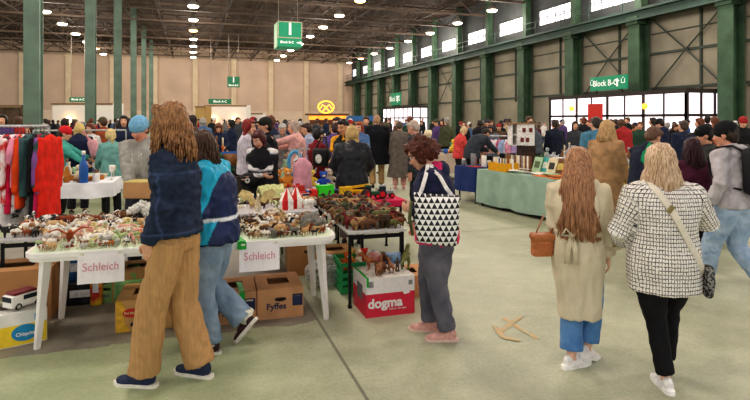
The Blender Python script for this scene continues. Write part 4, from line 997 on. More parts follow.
mid('grey-haired person in a grey coat behind the pink coat', 283, 11.2, 122.5, 185, dict(c='#7e7a7c', e=.045, hem=-.2), '#33343a', ('short', '#b9b4ae'), BRW)
mid('dark-haired person in a pale blue shirt right of the pink coat', 309, 10.6, 123.5, 85, dict(c='#a9b8d4', e=.03), '#4a3f58', ('short', '#3a2a22'), dict(pitch=15))
mid('dark-haired person in a deep red jacket and black trousers', 317, 9.3, 129, -40, dict(c='#7c1f28', e=.045, hem=-.12), '#1d1f26', ('short', '#1f1815', dict(r=.006)), dict(pitch=10, handL=(-.2, .25, .98)))
o = E('shoulder_bag', 'black shoulder bag with round white motif beside the deep red jacket', 'bag', col(321.5, 8.95, 1.08), hd(-40)); mb = MB(); mb.box((0, 0, 0), (.34, .13, .30), None, .04); B(mb, 'bag_body', M('#17181c', .6), o, smooth=True)
mb = MB(); mb.lathe([(.075, 0), (.075, .006), (.045, .008)], n=16); B(mb, 'motif', M('#d8d6d2', .6), o, (0, -.066, -.02), (PI/2, 0, 0)); mb = MB(); mb.loft([(-.14, 0, .14), (-.05, .05, .33), (.05, .05, .33), (.14, 0, .14)], [.014]*4, (0, 1, 0), 6); B(mb, 'strap', M('#17181c', .6), o)
mid('person in a purple hooded jacket beyond the deep red jacket', 331, 10.2, 123, 20, dict(c='#5d4a86', e=.055, hood=True, hem=-.15), '#26242c', ('short', '#3a2420'), dict(side=8, pitch=20))
mid('tall dark-haired man in black behind the yellow shirt', 338, 11.2, 117.5, 150, dict(c='#1f2026', e=.05, hem=-.2), '#1b1c20', ('short', '#211814'), dict(male=True, pitch=10))
mid('man in a yellow T-shirt and black vest with black hair', 345, 8.6, 119.5, 148, [dict(name='yellow_shirt', c='#e0a022', sleeve='short', e=.035, sr=.075), dict(name='black_vest', c='#1c1c20', sleeve='none', e=.05, hem=-.3)], '#17171b', ('short', '#17120f'), dict(male=True, handL=(-.06, .28, 1.10), handR=(.06, .3, 1.08), pitch=16, skin='#c8946f'))
mid('blonde woman in a black leather jacket and taupe trousers from behind', 352, 7.35, 126, 2, dict(c='#22252b', mat=M('#22252b', .42, var=.3, scale=9), e=.055, sr=.078, hem=-.12, name='leather_jacket'), '#8d7c78', ('bob', '#cdb078', dict(len=.09, r=.008, c2='#8a6c40')), dict(handL=(-.17, .26, 1.02), handR=(.17, .26, 1.02), elbL=(-1, -.5, -.5), elbR=(1, -.5, -.5), pitch=20, lean=6, w=1.1))
mid('red-haired woman in a blue top left of the long black coat', 360, 11.6, 122, 160, dict(c='#5b7aa8', e=.03), '#2c3040', ('bob', '#9a4a2a', dict(len=.10)), dict(pitch=12))
mid('tall man in a long black coat and tan trousers seen from behind', 377, 13.4, 115.5, 4, dict(c='#14151c', e=.075, hem=-.36, flare=.06, sr=.08, name='long_coat'), '#b59468', ('short', '#b08a6a'), dict(male=True, w=1.12, pitch=14, footL=(-.10, 0, 0, 0, 8), footR=(.11, .05, 0, 0, 8)))
mid('woman in a long grey-brown coat and pink shoes seen from behind', 399.5, 13.2, 121.5, -4, dict(c='#6a615a', e=.055, hem=-.62, flare=.07, sr=.075, name='long_coat', wf=(9, 9, 2)), '#d8a49a', ('short', '#5a4a40'), dict(pitch=20, shoe=dict(c='#d89aa0')))
mid('grey-haired man in a dark charcoal jacket behind the woman in navy', 420, 8.8, 120, 62, dict(c='#3a3c42', e=.055, sr=.078, hem=-.15), '#2b2e36', ('short', '#b8a79a'), dict(male=True, w=1.12, pitch=22, lean=6, skin='#d49d86'))
mid('blonde woman in a coral red jacket browsing beyond the blue cloth', 459, 14.0, 126, -72, dict(c='#d8504e', e=.05, hem=-.15), '#2c2a30', ('bob', '#d8bd92', dict(len=.07)), BRW)
mid('person in a dark grey jacket bending far over the stall', 472, 12.7, 137, -62, dict(c='#3b4149', e=.055, sr=.08, hem=-.12), '#25272d', ('short', '#2a201c'), dict(lean=48, pitch=5, handL=(-.12, .62, 1.0), handR=(.14, .66, .98), w=1.1), H=1.68)
mid('dark-haired woman in a slate grey jacket behind the bending person', 492, 14.6, 124, 150, dict(c='#67707e', e=.045, hem=-.15), '#2c2e36', ('bob', '#3e2b24', dict(len=.12)), BRW)
mid('blonde woman in a long camel coat looking to the right', 606, 7.3, 120.5, -38, dict(c='#b08c66', e=.05, hem=-.42, flare=.03, sr=.074, name='camel_coat', wf=(10, 10, 3), wr=.012), '#23242a', ('bob', '#d3b183', dict(len=.15, c2='#94703f', n=150, slen=.24, sspread=.04, sr=.009)), dict(footL=(-.1, .12, 0, 0, 5), footR=(.1, -.1, 0, 0, 8), handR=(.24, .12, .84), pitch=16, shoe=dict(c='#1c1c20', sc='#2a2a2c')))
mid('dark-haired man in a teal blue T-shirt behind the camel coat', 597, 9.6, 117.5, 12, dict(c='#4f7f98', sleeve='short', e=.04, sr=.085), '#2c3038', ('short', '#3a2e2a'), dict(male=True, w=1.15, pitch=8))
mid('man in navy jacket with a bright green panel beside the checked jacket', 644, 6.5, 125, -62, dict(fn=lambda co, g: lin('#1f9a68') if (co.x > .03 and co.y > -.10 and co.y < .06) or (abs(co.x-.0) < .05 and co.y > .08) else lin('#20273a'), e=.045, hem=-.1, sr=.072), '#23262e', ('short', '#6a4c38', dict(r=.004)), dict(male=True, lean=14, pitch=20, handL=(-.1, .4, 1.0), handR=(.18, .36, .98)))
mid('woman with long dark red hair in a burgundy top and black trousers', 694, 5.8, 139, -8, dict(c='#4c1d34', e=.036, hem=-.1, sr=.066, wr=.012), '#17171b', ('long', '#3a1420', dict(len=.28, c2='#1d0a10', n=200, slen=.36, sspread=.05, r=.005, offy=-.05)), dict(pitch=14, handL=(-.17, .25, 1.0), shoe=dict(c='#e2e0dc')))
mid('man in black cap and dark olive T-shirt beside the hooded sweatshirt', 709, 6.6, 126.5, 72, dict(c='#3b3d3a', e=.04, sleeve='short', sr=.08), '#2a2d33', ('short', '#2a211c'), dict(male=True, w=1.08, pitch=14, hat=('cap', '#1a1a1d'), handL=(-.2, .26, 1.0), skin='#d09a7c', eyes=True))
mid('man in a dark navy jacket before the glass vestibule', 684, 11.0, 121, 12, dict(c='#232b42', e=.055, sr=.08), '#22252e', ('short', '#4a3c34'), dict(male=True, w=1.12))
mid('blonde woman bending over the stall in a navy coat', 78, 9.7, 122, 22, dict(c='#1c2340', e=.05, hem=-.2, sr=.072), '#23242c', ('bob', '#d9c183', dict(len=.06, c2='#a98c4e')), dict(lean=16, pitch=16, handL=(-.2, .42, .98), handR=(.2, .3, .98), w=1.08))
o = E('tote_bag', 'pink shoulder bag hanging on the navy coat of the bending blonde woman', 'bag', col(94, 9.5, 1.2), hd(10)); mb = MB(); mb.box((0, 0, 0), (.13, .22, .30), R3('Y', -14), .04); B(mb, 'bag_body', M('#d29aa2', .7, var=.15), o, smooth=True)
mb = MB(); mb.loft([(-.04, -.08, .12), (-.16, -.02, .30), (-.2, .03, .3), (-.05, .08, .12)], [.014]*4, (0, 1, 0), 6); B(mb, 'strap', M('#c48a92', .7), o)
mid('woman with long pale blonde ponytail and teal top at the stall', 112, 9.3, 129, 38, dict(c='#6fa09a', e=.04, hem=-.15, sr=.068), '#27282e', ('tail', '#e0cd98', dict(len=.42, c2='#b59c5e')), dict(lean=6, pitch=14, handL=(-.2, .3, .98), handR=(.18, .3, .98)))
mid('seller in red knitted cap and teal sleeves behind the clothes rack', 59, 9.2, 127, -70, dict(c='#4fa79a', e=.04, sr=.066), '#2c2c32', ('short', '#4a3428'), dict(hat=('beanie', '#d02a30'), handL=(-.16, .5, 1.12), handR=(.18, .48, 1.05), lean=6, pitch=8))
mid('man in a dark suit standing before the bright vestibule', 555, 14.0, 120, 5, dict(c='#1f2536', e=.05, hem=-.15), '#1f2430', ('short', '#3a2e28'), dict(male=True, w=1.08))
mid('person in a slate jacket reading by the doll house', 537, 13.8, 121, 60, dict(c='#545a62', e=.045), '#2c2e36', ('short', '#33261f'), BRW)
# ================================================================== STALLS
A16 = math.radians(16); OX, OD = -2.57, 3.91
SU = RT*math.cos(A16)+FW*math.sin(A16); SV = RT*-math.sin(A16)+FW*math.cos(A16); SR = math.atan2(SU.y, SU.x)
def St(u, v, z=0.): return cam_xy(OX, OD, z)+SU*u+SV*v
plast = M('#f2efec', .35, var=.05, scale=8, spec=.5); mint = M('#dfeed3', .45, var=.08, scale=6)
def rrect(L_, W_, r, n=5):
    p = []
    for cx, cy, a0 in ((L_/2-r, W_/2-r, 0), (-L_/2+r, W_/2-r, 90), (-L_/2+r, -W_/2+r, 180), (L_/2-r, -W_/2+r, 270)):
        for i in range(n+1):
            a = math.radians(a0+90*i/n); p.append((cx+r*math.cos(a), cy+r*math.sin(a)))
    return p
def plastic_table(c, L_, W_, H_, label, rot=SR):
    o = E('plastic_table', label, 'table', (c.x, c.y, 0), rot)
    mb = MB(); mb.prism(rrect(L_, W_, .13), .035, Matrix.Translation((0, 0, H_-.036))); mb.prism(rrect(L_-.04, W_-.04, .12), .03, Matrix.Translation((0, 0, H_-.066)))
    mb.prism(rrect(L_-.05, W_-.05, .115), .003, Matrix.Translation((0, 0, H_-.002)), 1)
    B(mb, 'tabletop', [plast, mint], o)
    for sx in (-1, 1):
        for sy in (-1, 1):
            mb = MB(); t_ = Vector((sx*(L_/2-.135), sy*(W_/2-.115), H_-.05)); b = Vector((sx*(L_/2-.085), sy*(W_/2-.08), 0))
            mb.loft([b, b.lerp(t_, .5), t_], [(.024, .032), (.033, .040), (.044, .048)], (1, 0, 0), 4, True)
            B(mb, 'leg', plast, o)
    return o
plastic_table(St(.585, .40), 1.17, .80, .72, 'left white plastic garden table crowded with toy animal figurines')
plastic_table(St(1.765, .40), 1.17, .80, .72, 'right white plastic garden table crowded with toy animal figurines')
blackm = M('#1c1c1f', .5, .3); alu = M('#b9babc', .35, .7, var=.1); greyt = M('#c4c2c4', .6, var=.1)
def folding_table(u0, u1, v0, v1, H_, label, topm, legm=blackm, name='folding_table', edge=.03):
    c = St((u0+u1)/2, (v0+v1)/2); L_, W_ = u1-u0, v1-v0; o = E(name, label, 'table', (c.x, c.y, 0), SR)
    mb = MB(); mb.box((0, 0, H_-edge/2), (L_, W_, edge), bev=.006); B(mb, 'tabletop', topm, o)
    for sx in (-1, 1):
        for sy in (-1, 1):
            mb = MB(); mb.box((sx*(L_/2-.03), sy*(W_/2-.05), (H_-edge)/2), (.025, .025, H_-edge)); mb.box((sx*(L_/2-.03), sy*(W_/2-.05), .012), (.034, .034, .024)); B(mb, 'leg', legm, o)
    mb = MB(); mb.box((0, -(W_/2-.05), H_-edge-.035), (L_-.06, .02, .035)); B(mb, 'crossbar', legm, o)
    return o
folding_table(-.47, 1.05, .93, 1.62, .66, 'low grey table of toy animals behind the left white table', greyt)
folding_table(1.15, 2.42, 1.33, 1.98, .72, 'grey topped table behind the right white table with toy tents', greyt)
folding_table(2.49, 3.05, .24, 1.80, .70, 'narrow black-legged folding table covered with brown toy animals', M('#d0cfcc', .4, .2, var=.1))
folding_table(2.25, 2.98, 1.92, 2.85, .72, 'folding table of colourful toy vehicles behind the brown toy animals', greyt)
folding_table(2.0, 3.0, 3.0, 3.8, .74, 'folding table with plush toys behind the toy vehicles', greyt)
o = folding_table(3.02, 3.58, 1.85, 2.55, .70, 'small table under a crimson cover holding toy tractors', greyt)
c = St(3.30, 2.20); cr = M('#c8244f', .8, var=.12)
mb = MB(); mb.box((0, 0, .708), (.60, .74, .012), bev=.004)
for a, b in (((0, -.37, .675), (.60, .008, .07)), ((0, .37, .675), (.60, .008, .07)), ((-.30, 0, .675), (.008, .74, .07)), ((.30, 0, .675), (.008, .74, .07))): mb.box(a, b)
tag(B(mb, 'table_cover', cr, None, (c.x, c.y, 0), SR), 'crimson table cover on the small table of toy tractors', 'tablecloth')
# paper signs taped to the front edges
paper = M('#f4eff1', .8, var=.04); pinkink = M('#d48a9a', .8, var=.2)
for u, lab in ((.535, 'handwritten white paper sign hanging from the left white table'), (1.70, 'handwritten white paper sign hanging from the right white table')):
    p = St(u, -.012); o = E('paper_sign', lab, 'sign', (p.x, p.y, .592), (math.radians(-3), 0, SR+math.radians(1)))
    mb = MB(); n = 8
    for i in range(n+1):
        for j in range(2): mb.v.append(Vector((-.16+.32*i/n, .006*math.sin(i*.9+j), -.112+.224*j)))
    mb.f = [(2*i, 2*i+2, 2*i+3, 2*i+1) for i in range(n)]; mb.m = [0]*n
    B(mb, 'sheet', paper, o); lettering('Schleich', .088, pinkink, o, (0, -.012, .01), bold=-.0006, name='handwriting', sx=.88)
    mb = MB(); mb.box((-.13, -.008, .108), (.03, .002, .016)); B(mb, 'tape', M('#d8d4c0', .4), o); mb = MB(); mb.box((.13, -.008, .108), (.03, .002, .016)); B(mb, 'tape', M('#d8d4c0', .4), o)
# ------------------------------------------------------------------ toy figurines
def quad(bl=.9, bt=.26, leg=.5, neck=(.35, .45), head=.2, tail=.3, mane=False, horns=0, trunk=False, lt=.07, ears=True, hump=0, face=1.4):
    mb = MB(); z = leg+bt
    mb.loft([(0, -bl/2, z), (0, -bl*.25, z+.02+hump), (0, bl*.1, z-.01), (0, bl/2-.05, z+.01)], [(bt*.82, bt*.95), (bt*.92, bt), (bt*.9, bt*1.02), (bt*.75, bt*.9)], (1, 0, 0), 10, True, rnd_end=True)
    a = Vector((0, bl/2-.08, z+.05)); b = a+Vector((0, neck[0], neck[1])); mb.loft([a, a.lerp(b, .5), b], [bt*.62, bt*.48, bt*.40], (1, 0, 0), 8, True, rnd_end=True)
    h2 = b+Vector((0, head*face, -head*.55)); mb.loft([b+Vector((0, -.04, .04)), b.lerp(h2, .5), h2], [head*.62, head*.55, head*.36], (1, 0, 0), 8, True, rnd_end=True)
    for sx in (-1, 1):
        for y, k in ((bl/2-.16, .02), (-bl/2+.12, -.03)):
            mb.loft([(sx*bt*.55, y, z-.05), (sx*bt*.6, y+k, leg*.5), (sx*bt*.58, y, .04), (sx*bt*.58, y+.03, .0)], [lt*1.7, lt, lt*.8, lt*1.05], (1, 0, 0), 6, True)
        if ears: mb.ell(b+Vector((sx*head*.45, -.03, head*.55)), (head*.18, head*.14, head*.32), None, 6, 4)
        if horns: mb.loft([b+Vector((sx*head*.35, 0, head*.5)), b+Vector((sx*head*(.7+horns), -.05, head*(.9+horns))), b+Vector((sx*head*(.6+horns), .05, head*(1.2+horns*2)))], [.05, .045, .03], (1, 0, 0), 5)
    if trunk: mb.loft([h2, h2+Vector((0, .06, -.3)), h2+Vector((0, .1, -.6))], [.1, .08, .05], (1, 0, 0), 6, True, rnd_end=True)
    if mane: mb.loft([a+Vector((0, -.08, .12)), b+Vector((0, -.12, .08))], [(.04, .09), (.04, .08)], (1, 0, 0), 6, True, rnd_end=True)
    mb.loft([(0, -bl/2-bt*.5, z+.05), (0, -bl/2-bt*.9, z-.08), (0, -bl/2-bt*1.0, z-tail)], [.06, .05, .04], (1, 0, 0), 6, True, rnd_end=True)
    return mb
def dino(biped=True, plates=False):
    mb = MB()
    if biped:
        mb.loft([(0, -1.1, .55), (0, -.6, .62), (0, -.15, .72), (0, .2, .85), (0, .42, 1.1), (0, .5, 1.22)], [.04, .10, .20, .22, .14, .11], (1, 0, 0), 10, True, rnd_end=True)
        mb.loft([(0, .42, 1.25), (0, .6, 1.27), (0, .86, 1.2)], [(.12, .13), (.12, .14), (.07, .07)], (1, 0, 0), 8, True, rnd_end=True); mb.loft([(0, .5, 1.14), (0, .8, 1.05)], [.09, .05], (1, 0, 0), 8, True, rnd_end=True)
        for sx in (-1, 1):
            mb.loft([(sx*.15, -.05, .72), (sx*.2, .08, .42), (sx*.2, -.1, .2), (sx*.2, -.02, .02)], [.15, .10, .06, .06], (1, 0, 0), 8, True, rnd_end=True); mb.loft([(sx*.2, -.05, .04), (sx*.22, .18, .03)], [(.07, .035), (.07, .03)], (1, 0, 0), 6, True)
            mb.loft([(sx*.16, .3, .88), (sx*.2, .42, .76), (sx*.18, .5, .78)], [.05, .035, .03], (1, 0, 0), 6, True, rnd_end=True)
    else:
        mb = quad(1.1, .28, .35, (.3, .05 if plates else .6), .17, .1, lt=.1, ears=False)
        mb.loft([(0, -.6, .62), (0, -1.0, .45), (0, -1.35, .3)], [.16, .09, .03], (1, 0, 0), 8, True, rnd_end=True)
        if plates:
            for i in range(6): y = -.75+.22*i; mb.prism([(-.09, 0), (.09, 0), (0, .26)], .03, Matrix(((0, 0, 1, -.015), (1, 0, 0, y), (0, 1, 0, .82+.08*math.sin(i*.6)), (0, 0, 0, 1))))
    return mb
def eagle(sp_=1.):
    mb = MB(); mb.loft([(0, -.35, .35), (0, 0, .5), (0, .25, .72)], [.10, .18, .10], (1, 0, 0), 8, True, rnd_end=True); mb.ell((0, .32, .80), (.10, .12, .10)); mb.loft([(0, .42, .80), (0, .55, .74)], [.05, .02], (1, 0, 0), 6)
    for sx in (-1, 1):
        mb.loft([(sx*.1, .05, .62), (sx*.5*sp_, .02, .90), (sx*.95*sp_, -.1, .78)], [(.20, .05), (.22, .045), (.08, .03)], (0, 1, 0), 8, True, rnd_end=True); mb.loft([(sx*.07, 0, .4), (sx*.07, .02, 0)], [.05, .06], (1, 0, 0), 6)
    mb.box((0, 0, .02), (.4, .4, .04)); mb.loft([(0, -.35, .36), (0, -.6, .25)], [(.12, .05), (.16, .03)], (1, 0, 0), 6); return mb
def toyman():
    mb = MB(); mb.loft([(0, 0, .42), (0, 0, .62), (0, 0, .78)], [(.13, .09), (.14, .1), (.09, .07)], (1, 0, 0), 8, True, rnd_end=True); mb.ell((0, 0, .95), (.09, .09, .11))
    for sx in (-1, 1): mb.loft([(sx*.08, 0, .45), (sx*.1, .03, .02)], [.075, .06], (1, 0, 0), 6); mb.loft([(sx*.15, 0, .76), (sx*.22, .1, .55), (sx*.18, .25, .6)], [.05, .045, .04], (1, 0, 0), 6, True, rnd_end=True)
    mb.box((0, 0, .015), (.36, .3, .03)); return mb
def toytree():
    mb = MB(); mb.tube((0, 0, 0), (0, 0, .5), .07, .05, 6)
    for i in range(9): a = i*2.4; mb.ell((.2*math.cos(a), .2*math.sin(a), .6+.07*i), (.22, .22, .18), None, 8, 5)
    return mb
FIG = {}
def fig(kind):
    if kind in FIG: return FIG[kind]
    mk = dict(horse=lambda: quad(.85, .2, .55, (.28, .42), .17, .42, True, lt=.055, face=1.7), cow=lambda: quad(.95, .28, .38, (.26, .14), .2, .35, horns=.25, lt=.075), sheep=lambda: quad(.65, .29, .28, (.2, .16), .17, .12, lt=.07),
              goat=lambda: quad(.7, .2, .42, (.16, .3), .15, .08, horns=.6, lt=.05), dog=lambda: quad(.65, .17, .35, (.14, .25), .16, -.15, lt=.055), pig=lambda: quad(.75, .27, .2, (.18, .02), .21, 0, lt=.07), bear=lambda: quad(.85, .32, .28, (.24, .12), .24, .05, lt=.12, hump=.05),
              elephant=lambda: quad(.85, .36, .42, (.18, .1), .30, .3, trunk=True, lt=.13), lion=lambda: quad(.85, .22, .34, (.16, .22), .26, .35, lt=.075), deer=lambda: quad(.7, .18, .52, (.16, .38), .14, .1, horns=.9, lt=.045),
              tyrannosaur=lambda: dino(True), long_necked_dinosaur=lambda: dino(False), plated_dinosaur=lambda: dino(False, True), eagle=lambda: eagle(), figure=toyman, tree=toytree)[kind]()
    FIG[kind] = remesh(mk, .05 if kind not in ('tree',) else .06, 1, .4); return FIG[kind]
def two(a, b, sc=26): return M(a, .6, c2=b, scale=sc, cont=(.46, .54))
PAL_LIGHT = [('cream', M('#ece2c8', .6, var=.3, scale=5)), ('white', M('#eeeae2', .6, var=.15, scale=5)), ('tan', M('#cba878', .6, var=.35, scale=5)), ('brown and white', two('#ece6da', '#8a5c38', 2.6)), ('black and white', two('#efebe4', '#26221f', 2.6)), ('pale yellow', M('#e2d29a', .6, var=.3, scale=4)), ('light grey', M('#c2beb6', .6, var=.3, scale=5)), ('orange brown', M('#c8763a', .6, var=.35, scale=5)), ('pink', M('#dfa79a', .6, var=.2, scale=5)), ('pale green', M('#b4c793', .6, var=.3, scale=4))]
PAL_DARK = [('dark brown', M('#4d3422', .6, var=.4, scale=4)), ('brown', M('#7c5433', .6, var=.4, scale=4)), ('black', M('#232021', .5, var=.3, scale=4)), ('grey', M('#7d776f', .6, var=.35, scale=4)), ('black and white', two('#efebe4', '#26221f', 2.6)), ('brown and white', two('#ece6da', '#6f4526', 2.6)), ('tan', M('#c19a66', .6, var=.35, scale=4)), ('chestnut', M('#8e4424', .6, var=.3, scale=4))]
PAL_DINO = [('dark green', M('#3f4c30', .6, var=.4, scale=4)), ('brown', M('#6d4a30', .6, var=.45, scale=4)), ('rust brown', M('#8a4a2c', .6, var=.4, scale=4)), ('dark brown', M('#44301f', .6, var=.4, scale=4)), ('olive', M('#6c6a3c', .6, var=.4, scale=4)), ('grey', M('#6d6860', .6, var=.4, scale=4)), ('tan', M('#a98558', .6, var=.4, scale=4)), ('dark red', M('#74282a', .6, var=.4, scale=4))]
def toy(kind, pos, size, rz, pal, where, group):
    nm, m = pal
    o = link('toy_'+kind, fig(kind), [m], None, pos, rz); o.scale = (size,)*3
    return tag(o, '%s toy %s%s' % (nm, kind.replace('_', ' '), where if where.startswith(',') else ' '+where), 'toy', group)
def herd(u0, u1, v0, v1, z, nu, nv, kinds, pal, tname, group, size=(.055, .085), skip=(), seed=1, front=None):
    r = random.Random(seed)
    for j in range(nv):
        for i in range(nu):
            u = u0+(u1-u0)*(i+.5+r.uniform(-.22, .22)+(.25 if j % 2 else -.25))/nu; v = v0+(v1-v0)*(j+.5+r.uniform(-.2, .2))/nv
            if any(a < u < b and c < v < d_ for a, b, c, d_ in skip): continue
            kd = r.choice(kinds); sz = r.uniform(*size)*(front if (front and j == 0) else 1)*(.75 if kd in ('figure',) else 1)
            row = ('front row', 'second rows', 'middle rows', 'rear rows', 'back row')[min(4, int(5*j/nv))]; sd = ('far left', 'left', 'central', 'right', 'far right')[max(0, min(4, int(5*(u-u0)/(u1-u0))))]
            toy(kd, St(u, v, z), sz, r.uniform(0, 2*PI) if r.random() < .3 else SR+r.choice((PI/2, -PI/2))+r.uniform(-.7, .7), r.choice(pal), ', %s, %s side, %s' % (row, sd, tname), group)
herd(.05, 1.14, .05, .76, .721, 19, 10, ['sheep', 'goat', 'dog', 'pig', 'horse', 'lion', 'deer', 'figure', 'cow', 'tree', 'sheep', 'eagle'], PAL_LIGHT, 'left white table', 'toy figurines on the left white table', (.055, .10), [(.19, .36, .10, .30), (.02, .09, .0, .14), (.02, .09, .62, .8)], 3, .75)
herd(1.22, 2.31, .05, .76, .721, 19, 10, ['horse', 'cow', 'horse', 'cow', 'dog', 'goat', 'horse', 'pig', 'figure', 'bear'], PAL_DARK+PAL_LIGHT[:4], 'right white table', 'toy figurines on the right white table', (.06, .11), [(1.46, 1.60, .0, .26), (2.2, 2.35, .0, .14), (2.05, 2.33, .2, .45)], 4, .8)
herd(-.42, 1.02, .96, 1.6, .661, 19, 7, ['cow', 'horse', 'sheep', 'cow', 'elephant', 'bear', 'goat', 'pig'], PAL_DARK+PAL_LIGHT[:5], 'low grey table', 'toy figurines on the low grey table', (.07, .115), [(.60, 1.02, 1.25, 1.6)], 5)
herd(2.51, 3.03, .27, 1.78, .701, 8, 19, ['tyrannosaur', 'long_necked_dinosaur', 'plated_dinosaur', 'elephant', 'lion', 'bear', 'deer', 'horse'], PAL_DINO, 'narrow folding table', 'toy animals on the narrow folding table', (.085, .13), (), 6)
herd(1.2, 2.4, 1.38, 1.95, .721, 13, 4, ['horse', 'cow', 'figure', 'eagle', 'tree', 'deer', 'goat'], PAL_DARK+PAL_LIGHT[:3]+PAL_LIGHT[-1:], 'grey topped table', 'toy figurines on the grey topped table', (.07, .12), [(1.62, 1.95, 1.34, 1.6), (2.0, 2.3, 1.4, 1.75)], 7)
# singled-out toys
toy('eagle', St(.275, .20, .721), .16, SR+PI+.3, ('large orange brown', M('#b5562a', .6, c2='#7a3418', scale=4)), 'with spread wings on the left white table', None)
toy('tyrannosaur', St(3.02, .20, .337+.0), .155, SR-.6, ('olive green', M('#6d6f3c', .6, var=.4, scale=5)), 'standing on the red and white box', None)
for i, (u, v, kd, c, lab, sz, rz) in enumerate([(2.70, .30, 'tyrannosaur', '#a8663c', 'orange brown', .11, 1.2), (2.78, .20, 'plated_dinosaur', '#7a5236', 'brown', .10, .4), (2.86, .28, 'tyrannosaur', '#5a3a2a', 'dark brown', .12, 2.4), (2.75, .12, 'long_necked_dinosaur', '#8c5c3a', 'light brown', .11, -.5), (2.86, .12, 'tyrannosaur', '#9a6a4a', 'tan', .09, .2), (2.93, .16, 'figure', '#5b4636', 'dark brown', .12, .1)]):
    toy(kd, St(u, v, .337), sz, SR+rz, (lab, M(c, .6, var=.4, scale=5)), 'on top of the red and white box', None)
# cream winged dragon on the grey topped table
p = St(1.78, 1.47, .72); o = E('toy_dragon', 'cream toy dragon with raised bat wings on the grey topped table', 'toy', p, SR+PI); cw = M('#e4d3ae', .6, var=.25, scale=12)
mb = quad(.8, .2, .4, (.12, .55), .17, .3, lt=.07); scaled(mb, .15); link('body', remesh(mb, .007, 2), cw, o)
for sx in (-1, 1):
    mb = MB(); poly = [(0, 0), (.05, .10), (.14, .13), (.19, .06), (.15, .04), (.13, -.01), (.09, .02), (.06, -.03)]
    mb.prism([(sx*x, y) for x, y in poly], .008, Matrix(((1, 0, 0, sx*.02), (0, 0, 1, 0), (0, 1, 0, .11), (0, 0, 0, 1)))); B(mb, 'wing', M('#d8c48a', .6, var=.3, scale=14), o)
# red and white striped toy tents
for i, (u, v) in enumerate(((2.10, 1.50), (2.21, 1.58))):
    p = St(u, v, .72); o = E('toy_tent', 'red and white striped toy circus tent, the %s of the pair' % ('front left' if i == 0 else 'rear right'), 'toy', p, SR, 'striped toy tents')
    for k in range(8):
        mb = MB(); a0, a1 = 2*PI*k/8, 2*PI*(k+1)/8; P = lambda a, r_, z: (r_*math.cos(a), r_*math.sin(a), z)
        mb.add([P(a0, .085, 0), P(a1, .085, 0), P(a1, .085, .10), P(a0, .085, .10), P(a0, .012, .23), P(a1, .012, .23)], [(0, 1, 2, 3), (3, 2, 5, 4)]); B(mb, 'panel', M('#cc2a28', .6) if k % 2 else M('#f0ebe2', .6), o)
    mb = MB(); mb.tube((0, 0, .22), (0, 0, .27), .005); mb.box((.02, 0, .26), (.04, .002, .02)); B(mb, 'flag', M('#cc2a28', .6), o)
# green ribbon tape on the right table, grey rock, white plush dog, small riser
p = St(1.53, .12, .722); mb = MB(); mb.box((0, 0, .004), (.07, .27, .006), R3('Z', 12), .002); mb.box((.03, -.135, -.03), (.07, .004, .06)); tag(B(mb, 'green_tape', M('#25a83e', .5), None, p, SR), 'bright green tape strip across the right white table', 'tape')
p = St(2.19, .32, .722); mb = MB(); mb.ell((0, 0, .05), (.11, .09, .075)); me = remesh(mb, .008, 1); wrinkle(me, .05, (22, 22, 22), 3); o = link('toy_rock', me, M('#8b8880', .9, var=.4, scale=30), None, p, SR); tag(o, 'rough grey toy rock at the right end of the right white table', 'toy')
p = St(.82, 1.40, .665); o = E('plush_dog', 'large fluffy white plush dog lying behind the left white table', 'plush toy', p, SR+PI/2+.3)
mb = quad(.95, .30, .12, (.24, .12), .26, .1, lt=.1); scaled(mb, .30); me = remesh(mb, .008, 1); wrinkle(me, .022, (60, 60, 60), 5); link('body', me, M('#e9e8e0', .95, var=.25, scale=40), o)
mb = MB(); mb.ell((0, .255, .145), .014); B(mb, 'nose', M('#222', .4) if False else M('#26221f', .4), o, smooth=True)
# ------------------------------------------------------------------ boxes under and beside the tables
def crate(c, rot, L_, W_, H_, col_, label, name='cardboard_box', holes=True, lid=.0, bev=.004):
    o = E(name, label, 'box', (c.x, c.y, c.z), rot); m = M(col_, .85, var=.14, scale=7); mi = M('#8a6a48', .9, var=.2)
    mb = MB(); t_ = .008
    mb.box((0, 0, .006), (L_, W_, .012))
    for a, b in (((0, -W_/2, H_/2), (L_, t_, H_)), ((0, W_/2, H_/2), (L_, t_, H_)), ((-L_/2, 0, H_/2), (t_, W_, H_)), ((L_/2, 0, H_/2), (t_, W_, H_))): mb.box(a, b)
    B(mb, 'box_body', m, o)
    mb = MB(); q = .30
    for a, b in (((0, -W_/2+W_*.15, H_), (L_, W_*q, .008)), ((0, W_/2-W_*.15, H_), (L_, W_*q, .008)), ((-L_/2+L_*.13, 0, H_+.002), (L_*.26, W_, .008)), ((L_/2-L_*.13, 0, H_+.002), (L_*.26, W_, .008))): mb.box(a, b)
    B(mb, 'lid', m, o)
    if holes:
        mb = MB(); mb.prism([(.05*math.cos(a), .022*math.sin(a)*(1 if math.sin(a) < 0 else .55)) for a in [2*PI*i/14 for i in range(14)]], .004, Matrix(((1, 0, 0, 0), (0, 0, -1, -W_/2-.004), (0, 1, 0, H_*.66), (0, 0, 0, 1)))); B(mb, 'hand_hole', M('#2a211a', .9), o)
    return o
dkb = M('#2c3350', .7, var=.1); gold = M('#d99a2c', .6, var=.2)
